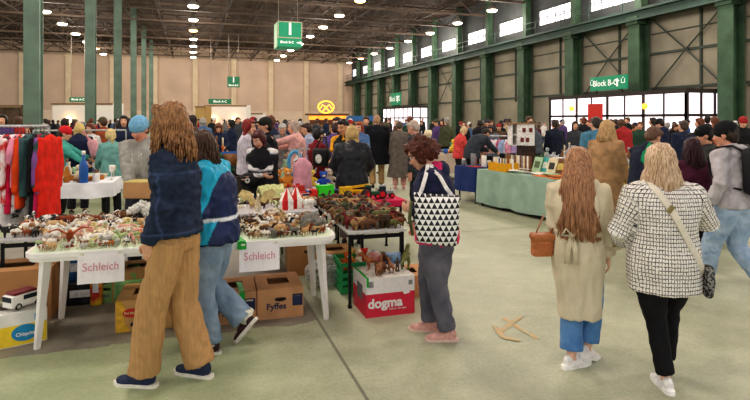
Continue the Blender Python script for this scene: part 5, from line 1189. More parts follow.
def fyffes(u, v, label):
    o = crate(St(u, v), SR, .385, .46, .255, '#c4936a', label); W_ = .46; H_ = .255
    mb = MB(); mb.box((.145, -W_/2-.006, .15), (.085, .003, .10)); B(mb, 'printed_panel', dkb, o)
    lettering('Fyffes', .074, dkb, o, (-.035, -W_/2-.007, .105), bold=.0015)
    mb = MB(); mb.loft([(.115+.034*math.cos(a), 0, .062+.034*math.sin(a)) for a in [2*PI*i/20 for i in range(21)]], [(.011, .002)]*21, (0, 1, 0), 6, False)
    for v_ in mb.v: v_.y = -W_/2-.006+v_.y*.1
    B(mb, 'fruit_emblem', gold, o); mb = MB(); mb.box((.14, -W_/2-.0065, .185), (.06, .002, .012)); B(mb, 'small_print', M('#d8c8b0', .7), o)
    return o
fyffes(1.49, .42, 'left banana box printed Fyffes with green tape under the right white table')
fyffes(1.89, .44, 'right banana box printed Fyffes under the right white table')
o = E('green_tape', 'green tape strip stuck over the left Fyffes box', 'tape', St(1.57, .18), SR); mb = MB(); mb.box((0, 0, .175), (.045, .003, .16)); mb.box((-.01, .14, .263), (.045, .29, .003), R3('Z', 4)); B(mb, 'strip', M('#25a83e', .5), o)
o = crate(St(.80, .48), SR, .42, .46, .25, '#c69a62', 'yellow-cornered cardboard fruit box with red oval label under the left white table'); W_ = .46
mb = MB(); mb.prism([(-.205, .0), (-.10, 0), (-.15, .09), (-.13, .17), (-.17, .25), (-.205, .25)], .003, Matrix(((1, 0, 0, 0), (0, 0, -1, -W_/2-.004), (0, 1, 0, .0), (0, 0, 0, 1)))); B(mb, 'yellow_print', M('#dfae3a', .7), o)
mb = MB(); mb.prism([(.068*math.cos(a), .036*math.sin(a)) for a in [2*PI*i/20 for i in range(20)]], .003, Matrix(((1, 0, 0, -.09), (0, 0, -1, -W_/2-.008), (0, 1, 0, .15), (0, 0, 0, 1)))); B(mb, 'red_oval', M('#c8392c', .6), o)
lettering('Del Monte', .026, M('#f0d9a0', .6), o, (-.09, -W_/2-.0125, .15), bold=.0006)
mb = MB(); mb.ell((-.085, -W_/2-.004, .055), (.018, .004, .018)); B(mb, 'black_mark', M('#2a231e', .6), o, smooth=True)
# banana box at the left edge
yel = M('#f0d13c', .6, var=.08); blu = M('#2a8fc0', .6, var=.08); wht = M('#eceae4', .7, var=.06)
o = crate(St(-.20, .33), SR+math.radians(22), .50, .38, .25, '#e8e6df', 'white and yellow banana box with blue oval at the left edge', holes=False); W_ = .38
mb = MB(); mb.box((0, -W_/2-.005, .082), (.50, .003, .15)); mb.box((.2515, 0, .082), (.003, .38, .13)); B(mb, 'yellow_print', yel, o)
mb = MB(); mb.prism([(.088*math.cos(a), .062*math.sin(a)) for a in [2*PI*i/24 for i in range(24)]], .003, Matrix(((1, 0, 0, .11), (0, 0, -1, -W_/2-.007), (0, 1, 0, .095), (0, 0, 0, 1)))); B(mb, 'blue_oval', blu, o)
lettering('Chiquita', .036, wht, o, (.11, -W_/2-.0115, .085), bold=.001); mb = MB(); mb.box((.2, -W_/2-.006, .2), (.06, .003, .05)); B(mb, 'blue_mark', blu, o)
# toy vehicles
def wheel_set(o, xs, ys, r_, m, hub=None, z=None):
    for x in xs:
        for y in ys:
            mb = MB(); mb.lathe([(r_*.5, -r_*.3), (r_*.95, -r_*.3), (r_, -r_*.1), (r_, r_*.1), (r_*.95, r_*.3), (r_*.5, r_*.3)], n=16); w_ = B(mb, 'wheel', m, o, (x, y, r_ if z is None else z), (0, PI/2, 0), True)
            if hub: mb = MB(); mb.lathe([(r_*.62, -r_*.33), (r_*.62, r_*.33)], n=12); B(mb, 'hub', hub, w_)
rub = M('#1d1d1f', .7, var=.1); winm = M('#26303a', .15, var=.05)
def toy_van(pos, rz, s_, c, label, roofc=None, kind='van', group=None):
    o = E('toy_'+kind, label, 'toy', pos, rz, group); o.scale = (s_,)*3; m = M(c, .4, var=.08); mb = MB()
    if kind == 'van':
        mb.box((0, 0, .42), (.8, 1.7, .62), bev=.08); mb.box((0, -.1, .28), (.84, 1.74, .12), bev=.03); B(mb, 'body', m, o, smooth=False)
        mb = MB(); mb.box((0, .66, .55), (.7, .42, .26), bev=.03); mb.box((0, -.2, .56), (.815, .9, .22)); B(mb, 'windows', winm, o)
        if roofc: mb = MB(); mb.box((0, .1, .80), (.72, 1.2, .14), bev=.05); B(mb, 'roof', M(roofc, .4), o)
        wheel_set(o, (-.38, .38), (-.5, .5), .17, rub, M('#c8c4bc', .4, .3))
    elif kind == 'car':
        mb.box((0, 0, .28), (.78, 1.8, .24), bev=.08); mb.box((0, -.1, .46), (.66, .85, .22), bev=.09); B(mb, 'body', m, o)
        mb = MB(); mb.box((0, -.1, .475), (.675, .7, .12), bev=.02); B(mb, 'windows', winm, o); wheel_set(o, (-.36, .36), (-.55, .55), .17, rub, M('#c8c4bc', .4, .3))
    elif kind == 'truck':
        mb.box((0, -.35, .72), (.86, 1.5, .95), bev=.05); mb.box((0, -.35, 1.22), (.90, 1.54, .06)); B(mb, 'cargo_body', m, o)
        mb = MB(); mb.box((0, .78, .58), (.8, .6, .72), bev=.1); mb.box((0, .2, .22), (.8, 2.0, .12)); B(mb, 'cab', M(roofc or c, .4), o); mb = MB(); mb.box((0, .95, .72), (.7, .3, .24), bev=.03); B(mb, 'windows', winm, o); wheel_set(o, (-.38, .38), (-.75, -.2, .75), .2, rub, M('#d8d4cc', .4, .3))
    elif kind == 'tractor':
        mb.box((0, .3, .56), (.42, 1.0, .36), bev=.07); mb.box((0, -.3, .85), (.56, .56, .75), bev=.08); mb.box((0, -.3, 1.27), (.66, .66, .08), bev=.03); mb.tube((.0, .5, .7), (0, .5, 1.05), .035); B(mb, 'body', m, o)
        mb = MB(); mb.box((0, -.3, .98), (.58, .58, .38)); B(mb, 'windows', winm, o); hub = M(roofc or '#c8202a', .5)
        wheel_set(o, (-.42, .42), (-.42,), .46, rub, hub); wheel_set(o, (-.34, .34), (.62,), .28, rub, hub)
    return o
toy_van(St(-.07, .30, .262), SR+PI-.7, .15, '#f0eee8', 'white toy van with dark red roof parked on the banana box', '#7a2a30')
toy_van(St(-.30, .32, .262), SR+1.0, .13, '#9a9a84', 'olive grey toy car beside the white toy van', kind='car')
toy_van(St(2.60, 2.15, .722), SR+PI/2+.15, .135, '#3ad02a', 'bright green toy truck on the table of toy vehicles', '#d8332a', 'truck')
toy_van(St(3.20, 2.02, .716), SR-PI/2-.15, .13, '#2f5a38', 'dark green toy tractor with red wheels on the crimson cover', '#d0222a', 'tractor')
toy_van(St(3.40, 2.05, .716), SR-PI/2-.1, .125, '#8a8f92', 'silver grey toy tractor with red wheels on the crimson cover', '#d0222a', 'tractor')
toy_van(St(3.22, 2.36, .716), SR-PI/2+.1, .13, '#2c2e30', 'black toy car behind the toy tractors', kind='car')
VEH = [('car', '#e0b01c', None, 'yellow'), ('car', '#2a50b4', None, 'blue'), ('van', '#e9e5de', '#c83030', 'white and red'), ('truck', '#e2b21e', '#2a2a2c', 'yellow and black'), ('car', '#c8262c', None, 'red'), ('van', '#2f62c0', '#e8e4dc', 'blue and white'), ('tractor', '#2f7a3a', '#e8c020', 'green and yellow'), ('car', '#d8d4cc', None, 'silver white'), ('truck', '#c03a2a', '#e8e4dc', 'red and white'), ('car', '#1f2126', None, 'black')]
r = random.Random(8); n = 0
for j in range(4):
    for i in range(4):
        u = 2.36+.17*i+r.uniform(-.02, .02); v = 2.0+.22*j+r.uniform(-.03, .03)
        if (i in (1, 2) and j < 2 and u < 2.78): continue
        kd, c, rc, nm = VEH[n % 10]; n += 1
        toy_van(St(u, v, .722), SR+r.choice((PI/2, -PI/2))+r.uniform(-.5, .5), r.uniform(.085, .11), c, '%s toy %s %s the bright green truck' % (nm, kd, ('in the row behind', 'two rows behind', 'far behind', 'at the very back behind')[j] if j else 'beside'), rc, kd, 'toy vehicles on the folding table')
# yellow toy excavator bridge on the crimson table edge
p = St(3.06, 2.30, .716); o = E('toy_crane', 'yellow toy crane truck at the left end of the crimson cover', 'toy', p, SR-.2); yl = M('#e0b01c', .5)
mb = MB(); mb.box((0, 0, .06), (.26, .09, .05), bev=.01); mb.box((-.08, 0, .10), (.08, .08, .06), bev=.01); B(mb, 'body', yl, o); mb = MB(); mb.box((.06, 0, .13), (.26, .03, .03), R3('Y', -8)); B(mb, 'boom', yl, o); wheel_set(o, (-.09, 0, .09), (-.045, .045), .03, rub)
# plush toys
def plush(pos, rz, s_, c, label, c2=None):
    o = E('plush_toy', label, 'plush toy', pos, rz); o.scale = (s_,)*3; m = M(c, .95, var=.2, scale=25)
    mb = MB(); mb.ell((0, 0, .34), (.27, .24, .34)); mb.ell((0, .03, .82), (.24, .22, .22))
    for sx in (-1, 1): mb.ell((sx*.2, .02, 1.0), (.09, .05, .09)); mb.loft([(sx*.22, .05, .5), (sx*.38, .2, .4)], [.10, .09], (1, 0, 0), 8, True, rnd_end=True); mb.loft([(sx*.16, .1, .12), (sx*.24, .38, .1)], [.12, .11], (1, 0, 0), 8, True, rnd_end=True)
    me = remesh(mb, .035, 1); wrinkle(me, .03, (16, 16, 16), 3); link('body', me, m, o)
    mb = MB(); mb.ell((0, .22, .78), (.11, .09, .08)); B(mb, 'muzzle', M(c2 or '#e8d8c0', .9), o, smooth=True)
    for sx in (-1, 1): mb = MB(); mb.ell((sx*.09, .22, .88), .028); B(mb, 'eye', rub, o, smooth=True)
    return o
for (u, v, c, lab, sz) in ((2.15, 3.1, '#d68a3a', 'orange teddy bear at the left front of the plush table', .26), (2.32, 3.3, '#e2a24a', 'amber plush bear behind the orange teddy', .26), (2.5, 3.12, '#e07fa0', 'pink plush toy between the plush bears', .22), (2.66, 3.35, '#e4c84a', 'yellow plush toy on the plush table', .22), (2.8, 3.1, '#3a62c0', 'blue plush toy at the right of the plush table', .22), (2.92, 3.3, '#c8b8a8', 'beige plush toy at the back right of the plush table', .24)):
    plush(St(u, v, .74), SR+PI+rnd.uniform(-.4, .4), sz, c, lab)
# red and white box with dinosaurs
o = E('printed_box', 'red and white cardboard box lettered dogma beside the narrow folding table', 'box', St(2.81, .21), SR+math.radians(2)); L_, W_, H_ = .44, .40, .335
redb = M('#cf2f48', .6, var=.06); whb = M('#e6e2e0', .7, var=.05); mb = MB()
mb.box((0, 0, .006), (L_, W_, .012))
for z0, z1, mi in ((0, .20, 0), (.20, H_, 1)):
    for a, b in (((0, -W_/2, (z0+z1)/2), (L_, .008, z1-z0)), ((0, W_/2, (z0+z1)/2), (L_, .008, z1-z0)), ((-L_/2, 0, (z0+z1)/2), (.008, W_+.008, z1-z0)), ((L_/2, 0, (z0+z1)/2), (.008, W_+.008, z1-z0))): mb.box(a, b, m=mi)
B(mb, 'box_body', [redb, whb], o); mb = MB(); mb.box((0, 0, H_-.004), (L_-.01, W_-.01, .008)); B(mb, 'lid', M('#d8d2c8', .7), o)
lettering('dogma', .112, whb, o, (-.05, -W_/2-.006, .115), bold=.0042, sx=1.05); lettering('fashion for you', .026, whb, o, (.065, -W_/2-.006, .06)); mb = MB(); mb.prism([(0, 0), (.05, .01), (.04, .028), (.02, .024), (.0, .03), (-.02, .02)], .002, Matrix(((1, 0, 0, .13), (0, 0, -1, -W_/2-.004), (0, 1, 0, .175), (0, 0, 0, 1)))); B(mb, 'small_emblem', whb, o)
mb = MB(); mb.box((-.18, -W_/2-.006, .285), (.045, .003, .05)); B(mb, 'grey_tape', M('#8f8f90', .6), o); mb = MB(); mb.box((.185, -W_/2-.006, .275), (.035, .003, .04)); B(mb, 'grey_tape', M('#8f8f90', .6), o)
mb = MB(); mb.box((-L_/2-.006, -.02, .19), (.003, .16, .13)); B(mb, 'grey_tape', M('#77777a', .6), o); mb = MB(); mb.box((-.21, -W_/2-.0065, .305), (.02, .003, .08)); mb.box((-.21, 0, H_+.003), (.022, W_, .003)); B(mb, 'green_tape', M('#25a83e', .5), o)
# clear plastic sack
p = St(2.42, 1.02, 0); mb = MB(); mb.ell((0, 0, .13), (.20, .17, .135)); mb.loft([(.02, 0, .22), (.03, 0, .27), (.04, 0, .31)], [.06, .035, .07], (1, 0, 0), 10)
me = remesh(mb, .012, 1); wrinkle(me, .03, (14, 14, 14), 4, True); o = link('plastic_sack', me, glass_mat((225, 230, 228), .22, .2), None, p, SR); tag(o, 'clear plastic sack of toys on the floor under the narrow folding table', 'bag')
for k in range(5):
    a = k*1.3; toy(['horse', 'cow', 'bear', 'dog', 'elephant'][k], p+Vector((.09*math.cos(a), .08*math.sin(a), .03+.03*k)), .09, a, [PAL_DARK[2], PAL_DARK[3], PAL_LIGHT[1], PAL_DARK[1], PAL_DARK[3]][k], 'inside the clear plastic sack', 'toys inside the plastic sack')
# other boxes
crate(St(-.32, .95), SR+.05, .62, .46, .43, '#b98a5c', 'tall open brown cardboard box behind the banana box', holes=False)
crate(St(2.60, 1.38), SR+.1, .42, .40, .28, '#b58a5a', 'brown cardboard box behind the clear plastic sack')
crate(St(2.32, 1.62), SR, .40, .40, .40, '#a97d52', 'brown cardboard box deep under the grey topped table')
crate(St(3.18, .62), SR-.1, .36, .42, .20, '#bd8c62', 'plain brown cardboard box right of the dogma lettered box', holes=False)
crate(St(1.15, 1.15), SR, .40, .40, .30, '#a47c52', 'brown cardboard box beneath the low grey table at its right')
crate(St(.62, 1.25), SR+.05, .4, .4, .28, '#ae8656', 'brown cardboard box beneath the low grey table', holes=False)
def plastic_crate(c, rot, L_, W_, H_, col_, label):
    o = E('plastic_crate', label, 'crate', (c.x, c.y, c.z), rot); m = M(col_, .5, var=.1); mb = MB(); mb.box((0, 0, .008), (L_, W_, .016))
    for s_ in (-1, 1):
        for z in [H_*q for q in (.12, .36, .60, .94)]: mb.box((0, s_*W_/2, z), (L_, .012, H_*.13)); mb.box((s_*L_/2, 0, z), (.012, W_, H_*.13))
        for q in (-.5, -.25, 0, .25, .5): mb.box((q*L_, s_*W_/2, H_/2), (.02, .014, H_)); mb.box((s_*L_/2, q*W_, H_/2), (.014, .02, H_))
    B(mb, 'crate_body', m, o); return o
plastic_crate(St(2.78, .86), SR, .50, .36, .30, '#2c9a5c', 'green plastic crate under the narrow folding table')
plastic_crate(St(.42, 1.22), SR, .40, .34, .26, '#7aa060', 'pale green plastic crate under the low grey table')
for k, (dx, dy, c) in enumerate(((-.15, 0, '#d86a2c'), (-.02, .06, '#e8d8c0'), (.12, -.04, '#3f78b8'), (.05, .1, '#c8342c'), (-.1, .1, '#e8c43a'))):
    plush(St(2.78+dx, .86+dy, .20), SR+PI+k, .16, c, '%s plush toy heaped in the green plastic crate' % ('orange', 'cream', 'blue', 'red', 'yellow')[k])
# shrink-wrapped packs under the left tables
def pack(u, v, z, L_, W_, H_, c, c2, label, rot=0):
    o = E('packed_parcel', label, 'package', St(u, v, z), SR+rot); mb = MB(); mb.box((0, 0, H_/2), (L_, W_, H_), bev=.02); B(mb, 'wrapped_body', M(c, .35, c2=c2, scale=9, cont=(.4, .6)), o); mb = MB(); mb.box((0, -W_/2-.002, H_*.5), (L_*.5, .004, H_*.3)); B(mb, 'printed_label', M('#d8dde0', .6), o)
pack(.16, 1.18, 0, .34, .3, .22, '#2a2d34', '#14151a', 'black bag under the low grey table at the left')
pack(.16, 1.18, .22, .34, .28, .26, '#2d6aa8', '#17385e', 'blue wrapped parcel on the black bag under the low grey table')
pack(-.1, 1.22, 0, .22, .26, .40, '#2b5f98', '#193f66', 'tall blue parcel behind the front leg of the left white table')
pack(3.02, .55, .10, .18, .14, .30, '#2c5fa4', '#8fb0d0', 'blue printed package behind the dogma lettered box'); pack(3.02, .55, 0, .2, .16, .10, '#6b5a48', '#4a3c30', 'small brown carton beneath the blue printed package')
pack(2.80, .48, 0, .13, .12, .44, '#c4433a', '#e8e0d8', 'red and white toy carton behind the dogma lettered box')
pack(.30, 1.02, .0, .10, .1, .36, '#d8b030', '#b83a2c', 'narrow yellow and red carton under the low grey table')
pack(.62, 1.02, 0, .34, .1, .2, '#86b070', '#5c8a58', 'pale green carton under the low grey table')
# ------------------------------------------------------------------ clothes racks
def garment(o, kind, c, L_, w=.42, seed=1, th=.05, c2=None):
    mb = MB(); h = .06
    mb.loft([(0, 0, -.02), (0, 0, -.06), (0, 0, -.12), (0, 0, -L_*.5), (0, 0, -L_*.85), (0, 0, -L_)], [(.05, th*.5), (w*.28, th*.7), (w*.46, th), (w*.47, th*.9), (w*.52, th*1.1), (w*.54, th*1.15)], (1, 0, 0), 18, True)
    if kind != 'dress':
        sl = .55 if kind == 'coat' else (.22 if kind == 'tee' else .5)
        for sx in (-1, 1): mb.loft([(sx*w*.40, 0, -.09), (sx*w*.52, .01, -.12-sl*.5), (sx*w*.50, .02, -.10-sl)], [(.07, th*.8), (.07, th*.85), (.055, th*.7)], (1, 0, 0), 10, True, rnd_end=True)
    me = remesh(mb, .016, 2); wrinkle(me, .013, (12, 12, 2.2), seed, True); link('cloth', me, M(c, .9, var=.22, scale=9, c2=c2, cont=(.42, .58) if c2 else None), o)
    mb = MB(); mb.loft([(0, 0, -.02), (0, 0, .03), (.02, 0, .06), (.0, 0, .085), (-.02, 0, .06)], [.004]*5, (0, 1, 0), 5); mb.loft([(-w*.4, 0, -.075), (0, 0, -.01), (w*.4, 0, -.075)], [.007]*3, (0, 1, 0), 5); B(mb, 'hanger', M('#3a3a3c', .5, .3), o)
def rack(pa, pb, z, label):
    v = pb-pa; L_ = v.length; c = (pa+pb)/2; rz = math.atan2(v.y, v.x); o = E('clothes_rack', label, 'clothes rack', (c.x, c.y, 0), rz)
    mb = MB(); mb.tube((-L_/2, 0, z), (L_/2, 0, z), .017, n=10); B(mb, 'rail', M('#d8d8d8', .3, .5), o)
    for sx in (-1, 1):
        mb = MB(); mb.tube((sx*L_/2, 0, 0.05), (sx*L_/2, 0, z), .014, n=8); B(mb, 'post', M('#bcbcbc', .3, .6), o); mb = MB(); mb.tube((sx*L_/2, -.25, .05), (sx*L_/2, .25, .05), .014, n=8); B(mb, 'foot', M('#bcbcbc', .3, .6), o)
    return o, rz
XH = Vector((1, 0, 0)); pb = col(49, 6.3); pa = pb-XH*1.9
o, rz = rack(pa, pb, 1.63, 'chrome clothes rack full of colourful garments at the left edge')
GR = [(49.5, 'coat', '#e2301f', .98, 'bright red long coat at the right end of the clothes rack', None), (44, 'top', '#39544e', .70, 'green and purple printed top next to the red coat', '#8a5a9a'), (40.5, 'dress', '#c22a5a', 1.0, 'magenta dress on the clothes rack', None), (36, 'coat', '#1a1a1e', .98, 'long black garment on the clothes rack left of the magenta dress', None), (32, 'top', '#4a6a6c', .72, 'grey teal top left of the long black garment', None), (28.5, 'top', '#55606a', .60, 'slate grey shirt on the clothes rack', None), (25, 'dress', '#d9d6d2', .95, 'black and white printed dress on the clothes rack', '#2a2a2e'), (21.5, 'coat', '#e8501f', .85, 'orange blouse on the clothes rack', None), (18, 'tee', '#ef9ab4', .62, 'pink T-shirt on the clothes rack', None), (14, 'dress', '#e8e4e4', 1.05, 'long white dress behind the pink T-shirt', None), (10, 'dress', '#c81f4a', .90, 'crimson dress left of the pink T-shirt', None), (6.5, 'top', '#c83a34', .80, 'red and white striped top on the clothes rack', '#e8dcd8'), (2.5, 'dress', '#efe6ea', 1.0, 'pale pink dress at the left edge of the photo', None), (-3, 'top', '#6a4a7a', .8, 'plum top at the far left of the clothes rack', None)]
for i, (px, kd, c, L_, lab, c2) in enumerate(GR):
    ang = math.atan((px-375)/F)+YAW; x = pb.y*math.tan(ang); g_ = E('hanging_garment', lab, 'garment', (x, pb.y, 1.63-.075), PI/2+rnd.uniform(-.3, .3)-.15, 'clothes on the left rack'); garment(g_, kd, c, L_, .40, i, .045, c2)
pb2 = col(126, 10.7); pa2 = pb2-XH*1.6; rack(pa2, pb2, 1.50, 'second clothes rack beyond the stall with the blonde shoppers')
for i, c in enumerate(('#2a2c3a', '#6a3038', '#3f4a44', '#54506a', '#23242a')):
    g_ = E('hanging_garment', '%s garment on the second clothes rack' % ('navy', 'dark red', 'dark green', 'violet grey', 'black')[i], 'garment', pa2+XH*(.15+.14*i)+UP*1.425, PI/2+.2*(i % 3-1), 'clothes on the second rack'); garment(g_, ('coat', 'top', 'dress')[i % 3], c, .7+.1*(i % 3), .38, i, .04)
# ------------------------------------------------------------------ cloth-covered stall tables with goods
def drape(L_, W_, H_, drop, seed=0, amp=.018):
    mb = MB(); per = []; n = 22
    def edge(a, b, k): return [Vector(a).lerp(Vector(b), i/k) for i in range(k)]
    c = [(-L_/2, -W_/2, 0), (L_/2, -W_/2, 0), (L_/2, W_/2, 0), (-L_/2, W_/2, 0)]; ns = [max(6, int(L_/.06)), max(6, int(W_/.06))]*2
    for i in range(4): per += edge(c[i], c[(i+1) % 4], ns[i])
    m = len(per); lev = [(0, 0), (.02, .006), (.3, .35), (.65, .75), (1, 1)]; vs = []
    for q, f in lev:
        for i, p in enumerate(per):
            nx = Vector((p.x/(L_/2), p.y/(W_/2), 0)); o_ = Vector((1 if nx.x > .999 else (-1 if nx.x < -.999 else 0), 1 if nx.y > .999 else (-1 if nx.y < -.999 else 0), 0))
            wv = math.sin(i*.9+seed)+.6*math.sin(i*.37+seed*2); vs.append(p+o_*(.012+f*(amp*1.2+amp*wv))+Vector((0, 0, H_-drop*q-(.01*math.sin(i*.5+seed) if q == 1 else 0))))
    fs = [(l*m+i, (l+1)*m+i, (l+1)*m+(i+1) % m, l*m+(i+1) % m) for l in range(len(lev)-1) for i in range(m)]; fs.append(tuple(range(m))); mb.add(vs, fs); return mb
def stall(c, rot, L_, W_, H_, cloth, drop, tl, cl, seed=0):
    o = E('stall_table', tl, 'table', (c.x, c.y, 0), rot); mb = MB(); mb.box((0, 0, H_-.02), (L_, W_, .03)); B(mb, 'tabletop', M('#8a6f52', .7), o)
    for sx in (-1, 1):
        for sy in (-1, 1): mb = MB(); mb.tube((sx*(L_/2-.06), sy*(W_/2-.06), 0), (sx*(L_/2-.06), sy*(W_/2-.06), H_-.03), .018); B(mb, 'leg', blackm, o)
    if cloth: tag(B(drape(L_+.01, W_+.01, H_+.004, drop, seed), 'tablecloth', M(cloth, .9, var=.14, scale=4), None, (c.x, c.y, 0), rot, True), cl, 'tablecloth')
    def P(x, y, z=0.): return Vector((c.x, c.y, H_+.006+z))+Vector((math.cos(rot)*x-math.sin(rot)*y, math.sin(rot)*x+math.cos(rot)*y, 0))
    return P
GM = {}
def gmesh(kind):
    if kind in GM: return GM[kind]
    a = MB(); b = None
    if kind == 'bottle': a.lathe([(.035, 0), (.038, .01), (.038, .15), (.03, .18), (.013, .21), (.013, .26)], n=12); b = MB(); b.lathe([(.016, .25), (.016, .285), (.005, .287)], n=10)
    elif kind == 'jar': a.lathe([(.04, 0), (.045, .01), (.045, .10), (.036, .12)], n=12); b = MB(); b.lathe([(.038, .118), (.038, .14), (.01, .142)], n=12)
    elif kind == 'vase': a.lathe([(.035, 0), (.06, .06), (.055, .12), (.025, .19), (.035, .22)], n=14)
    elif kind == 'cup': a.lathe([(.025, 0), (.036, .02), (.04, .08), (.037, .08), (.03, .02)], n=12); b = MB(); b.loft([(.036, 0, .065), (.065, 0, .06), (.065, 0, .03), (.034, 0, .022)], [.006]*4, (0, 1, 0), 6)
    elif kind == 'bowl': a.lathe([(.03, 0), (.05, .02), (.09, .06), (.085, .06), (.045, .025)], n=16)
    elif kind == 'wine_glass': a.lathe([(.03, 0), (.006, .008), (.006, .08), (.03, .11), (.033, .16), (.028, .18)], n=12)
    elif kind == 'teapot': a.lathe([(.04, 0), (.075, .04), (.07, .09), (.035, .115), (.012, .13), (.012, .145)], n=14); a.loft([(.06, 0, .05), (.11, 0, .07), (.13, 0, .11)], [.018, .012, .009], (0, 1, 0), 6); b = MB(); b.loft([(-.065, 0, .09), (-.11, 0, .09), (-.115, 0, .05), (-.065, 0, .03)], [.007]*4, (0, 1, 0), 6)
    elif kind == 'candlestick': a.lathe([(.045, 0), (.04, .015), (.012, .03), (.016, .09), (.01, .16), (.025, .17), (.025, .185)], n=12); b = MB(); b.lathe([(.012, .18), (.012, .30), (.002, .305)], n=8)
    elif kind == 'ornament': a.loft([(0, 0, 0), (0, 0, .08), (0, 0, .13)], [(.05, .04), (.045, .035), (.02, .02)], (1, 0, 0), 10); a.ell((0, .01, .17), (.03, .03, .035)); b = MB(); b.box((0, 0, .008), (.11, .09, .016))
    elif kind == 'small_box': a.box((0, 0, .04), (.16, .11, .08), bev=.006); b = MB(); b.box((0, 0, .083), (.165, .115, .012), bev=.003)
    elif kind == 'framed_picture': a.box((0, 0, .11), (.17, .015, .21), R3('X', -12), .004); b = MB(); b.box((0, -.009, .11), (.13, .004, .17), R3('X', -12))
    elif kind == 'book': a.box((0, 0, .11), (.03, .15, .22), bev=.003); b = MB(); b.box((.0, .004, .11), (.022, .15, .212))
    elif kind == 'magazine': a.box((0, 0, .006), (.21, .29, .012), bev=.002)
    elif kind == 'table_lamp': a.lathe([(.06, 0), (.06, .015), (.015, .03), (.03, .1), (.012, .2)], n=12); b = MB(); b.lathe([(.12, .18), (.07, .33), (.065, .33), (.112, .18)], n=14)
    elif kind == 'clock': a.box((0, 0, .1), (.16, .07, .2), bev=.02); b = MB(); b.lathe([(.055, -.04), (.055, .04)], n=16)
    GM[kind] = (a.mesh(kind), b.mesh(kind+'_part') if b else None, {'bottle': 'cap', 'jar': 'lid', 'cup': 'handle', 'teapot': 'handle', 'candlestick': 'candle', 'ornament': 'base', 'small_box': 'lid', 'framed_picture': 'picture', 'book': 'pages', 'table_lamp': 'lamp_shade', 'clock': 'clock_face'}.get(kind)); return GM[kind]
GC = {'white': '#ebe7e0', 'cream': '#dccfae', 'brown': '#7a5434', 'dark green': '#2f5238', 'amber': '#b8742c', 'blue': '#2f62a8', 'red': '#b8322c', 'black': '#242428', 'pale green': '#a8c4a0', 'silver': '#a8aaac', 'pink': '#d898a4', 'turquoise': '#3fa8a4', 'yellow': '#dcb83a', 'orange': '#d87830', 'grey': '#88868a', 'clear': '#dfe6e6'}
def good(kind, c, pos, rz, where, s_=1., group=None, c2='white'):
    a, b, pn = gmesh(kind); m = glass_mat((222, 232, 230), .35) if c == 'clear' else M(GC[c], .35 if kind in ('bottle', 'jar', 'vase', 'cup', 'bowl', 'teapot') else .7, var=.15, scale=20)
    o = link(kind, a, [m], None, pos, rz); o.scale = (s_,)*3; tag(o, '%s %s %s' % (c, kind.replace('_', ' '), where), kind.replace('_', ' '), group)
    if b: link(pn, b, [M(GC[c2], .6, var=.1, scale=20)], o)
    return o
def scatter(P, L_, W_, kinds, cols, n, where, seed, s_=(.9, 1.3), y0=-.4, y1=.42):
    r = random.Random(seed); pl = []
    for t_ in range(n*8):
        if len(pl) >= n: break
        x = r.uniform(-L_*.46, L_*.46); y = r.uniform(W_*y0, W_*y1)
        if any((x-a)**2+(y-b)**2 < .0145 for a, b in pl): continue
        pl.append((x, y)); sd = 'at the left' if x < -L_*.16 else ('at the right' if x > L_*.16 else 'in the middle'); dp = 'front' if y < W_*(y0+(y1-y0)*.33) else ('back' if y > W_*(y0+(y1-y0)*.66) else 'centre')
        good(r.choice(kinds), r.choice(cols), P(x, y), r.uniform(0, 6.28) if r.random() < .5 else 0, '%s %s of the %s' % (sd, dp, where), r.uniform(*s_), 'goods on the '+where, r.choice(('white', 'brown', 'cream', 'black', 'silver')))
GLASSY = ['wine_glass', 'bottle', 'jar', 'vase', 'cup', 'bowl', 'teapot', 'ornament']; MIXED = ['vase', 'cup', 'bowl', 'teapot', 'candlestick', 'ornament', 'small_box', 'framed_picture', 'table_lamp', 'clock', 'jar', 'bottle']
def camline(r0, d0, r1, d1): 
    a = cam_xy(r0, d0); b = cam_xy(r1, d1); v = b-a; return (a+b)/2, math.atan2(v.y, v.x), v.length
# white-clothed table at left with bottles
c = col(76, 8.55); P = stall(c, 0, 1.15, 1.0, .74, '#eceef2', .22, 'trestle table of bottles and glassware beyond the clothes rack', 'white tablecloth on the bottle stall beyond the clothes rack', 1)
scatter(P, 1.15, 1.0, GLASSY+['small_box'], ['clear', 'white', 'cream', 'amber', 'silver', 'pale green', 'turquoise', 'brown'], 26, 'white-clothed bottle table', 21)
good('bottle', 'blue', P(.18, -.42), 0, 'with a white cap at the front of the white-clothed bottle table', 1.7)
# glassware stall behind the vest
c = col(292, 8.6); P = stall(c, .05, .62, .6, .76, '#e6e8ec', .5, 'stall table of glassware behind the black padded vest', 'white tablecloth on the glassware stall behind the black vest', 2)
scatter(P, .62, .6, GLASSY, ['clear', 'white', 'cream', 'amber', 'pale green', 'clear'], 18, 'white glassware stall', 22, (1.0, 1.7))
good('vase', 'turquoise', P(.02, -.28), 0, 'at the front of the white glassware stall', 1.0)
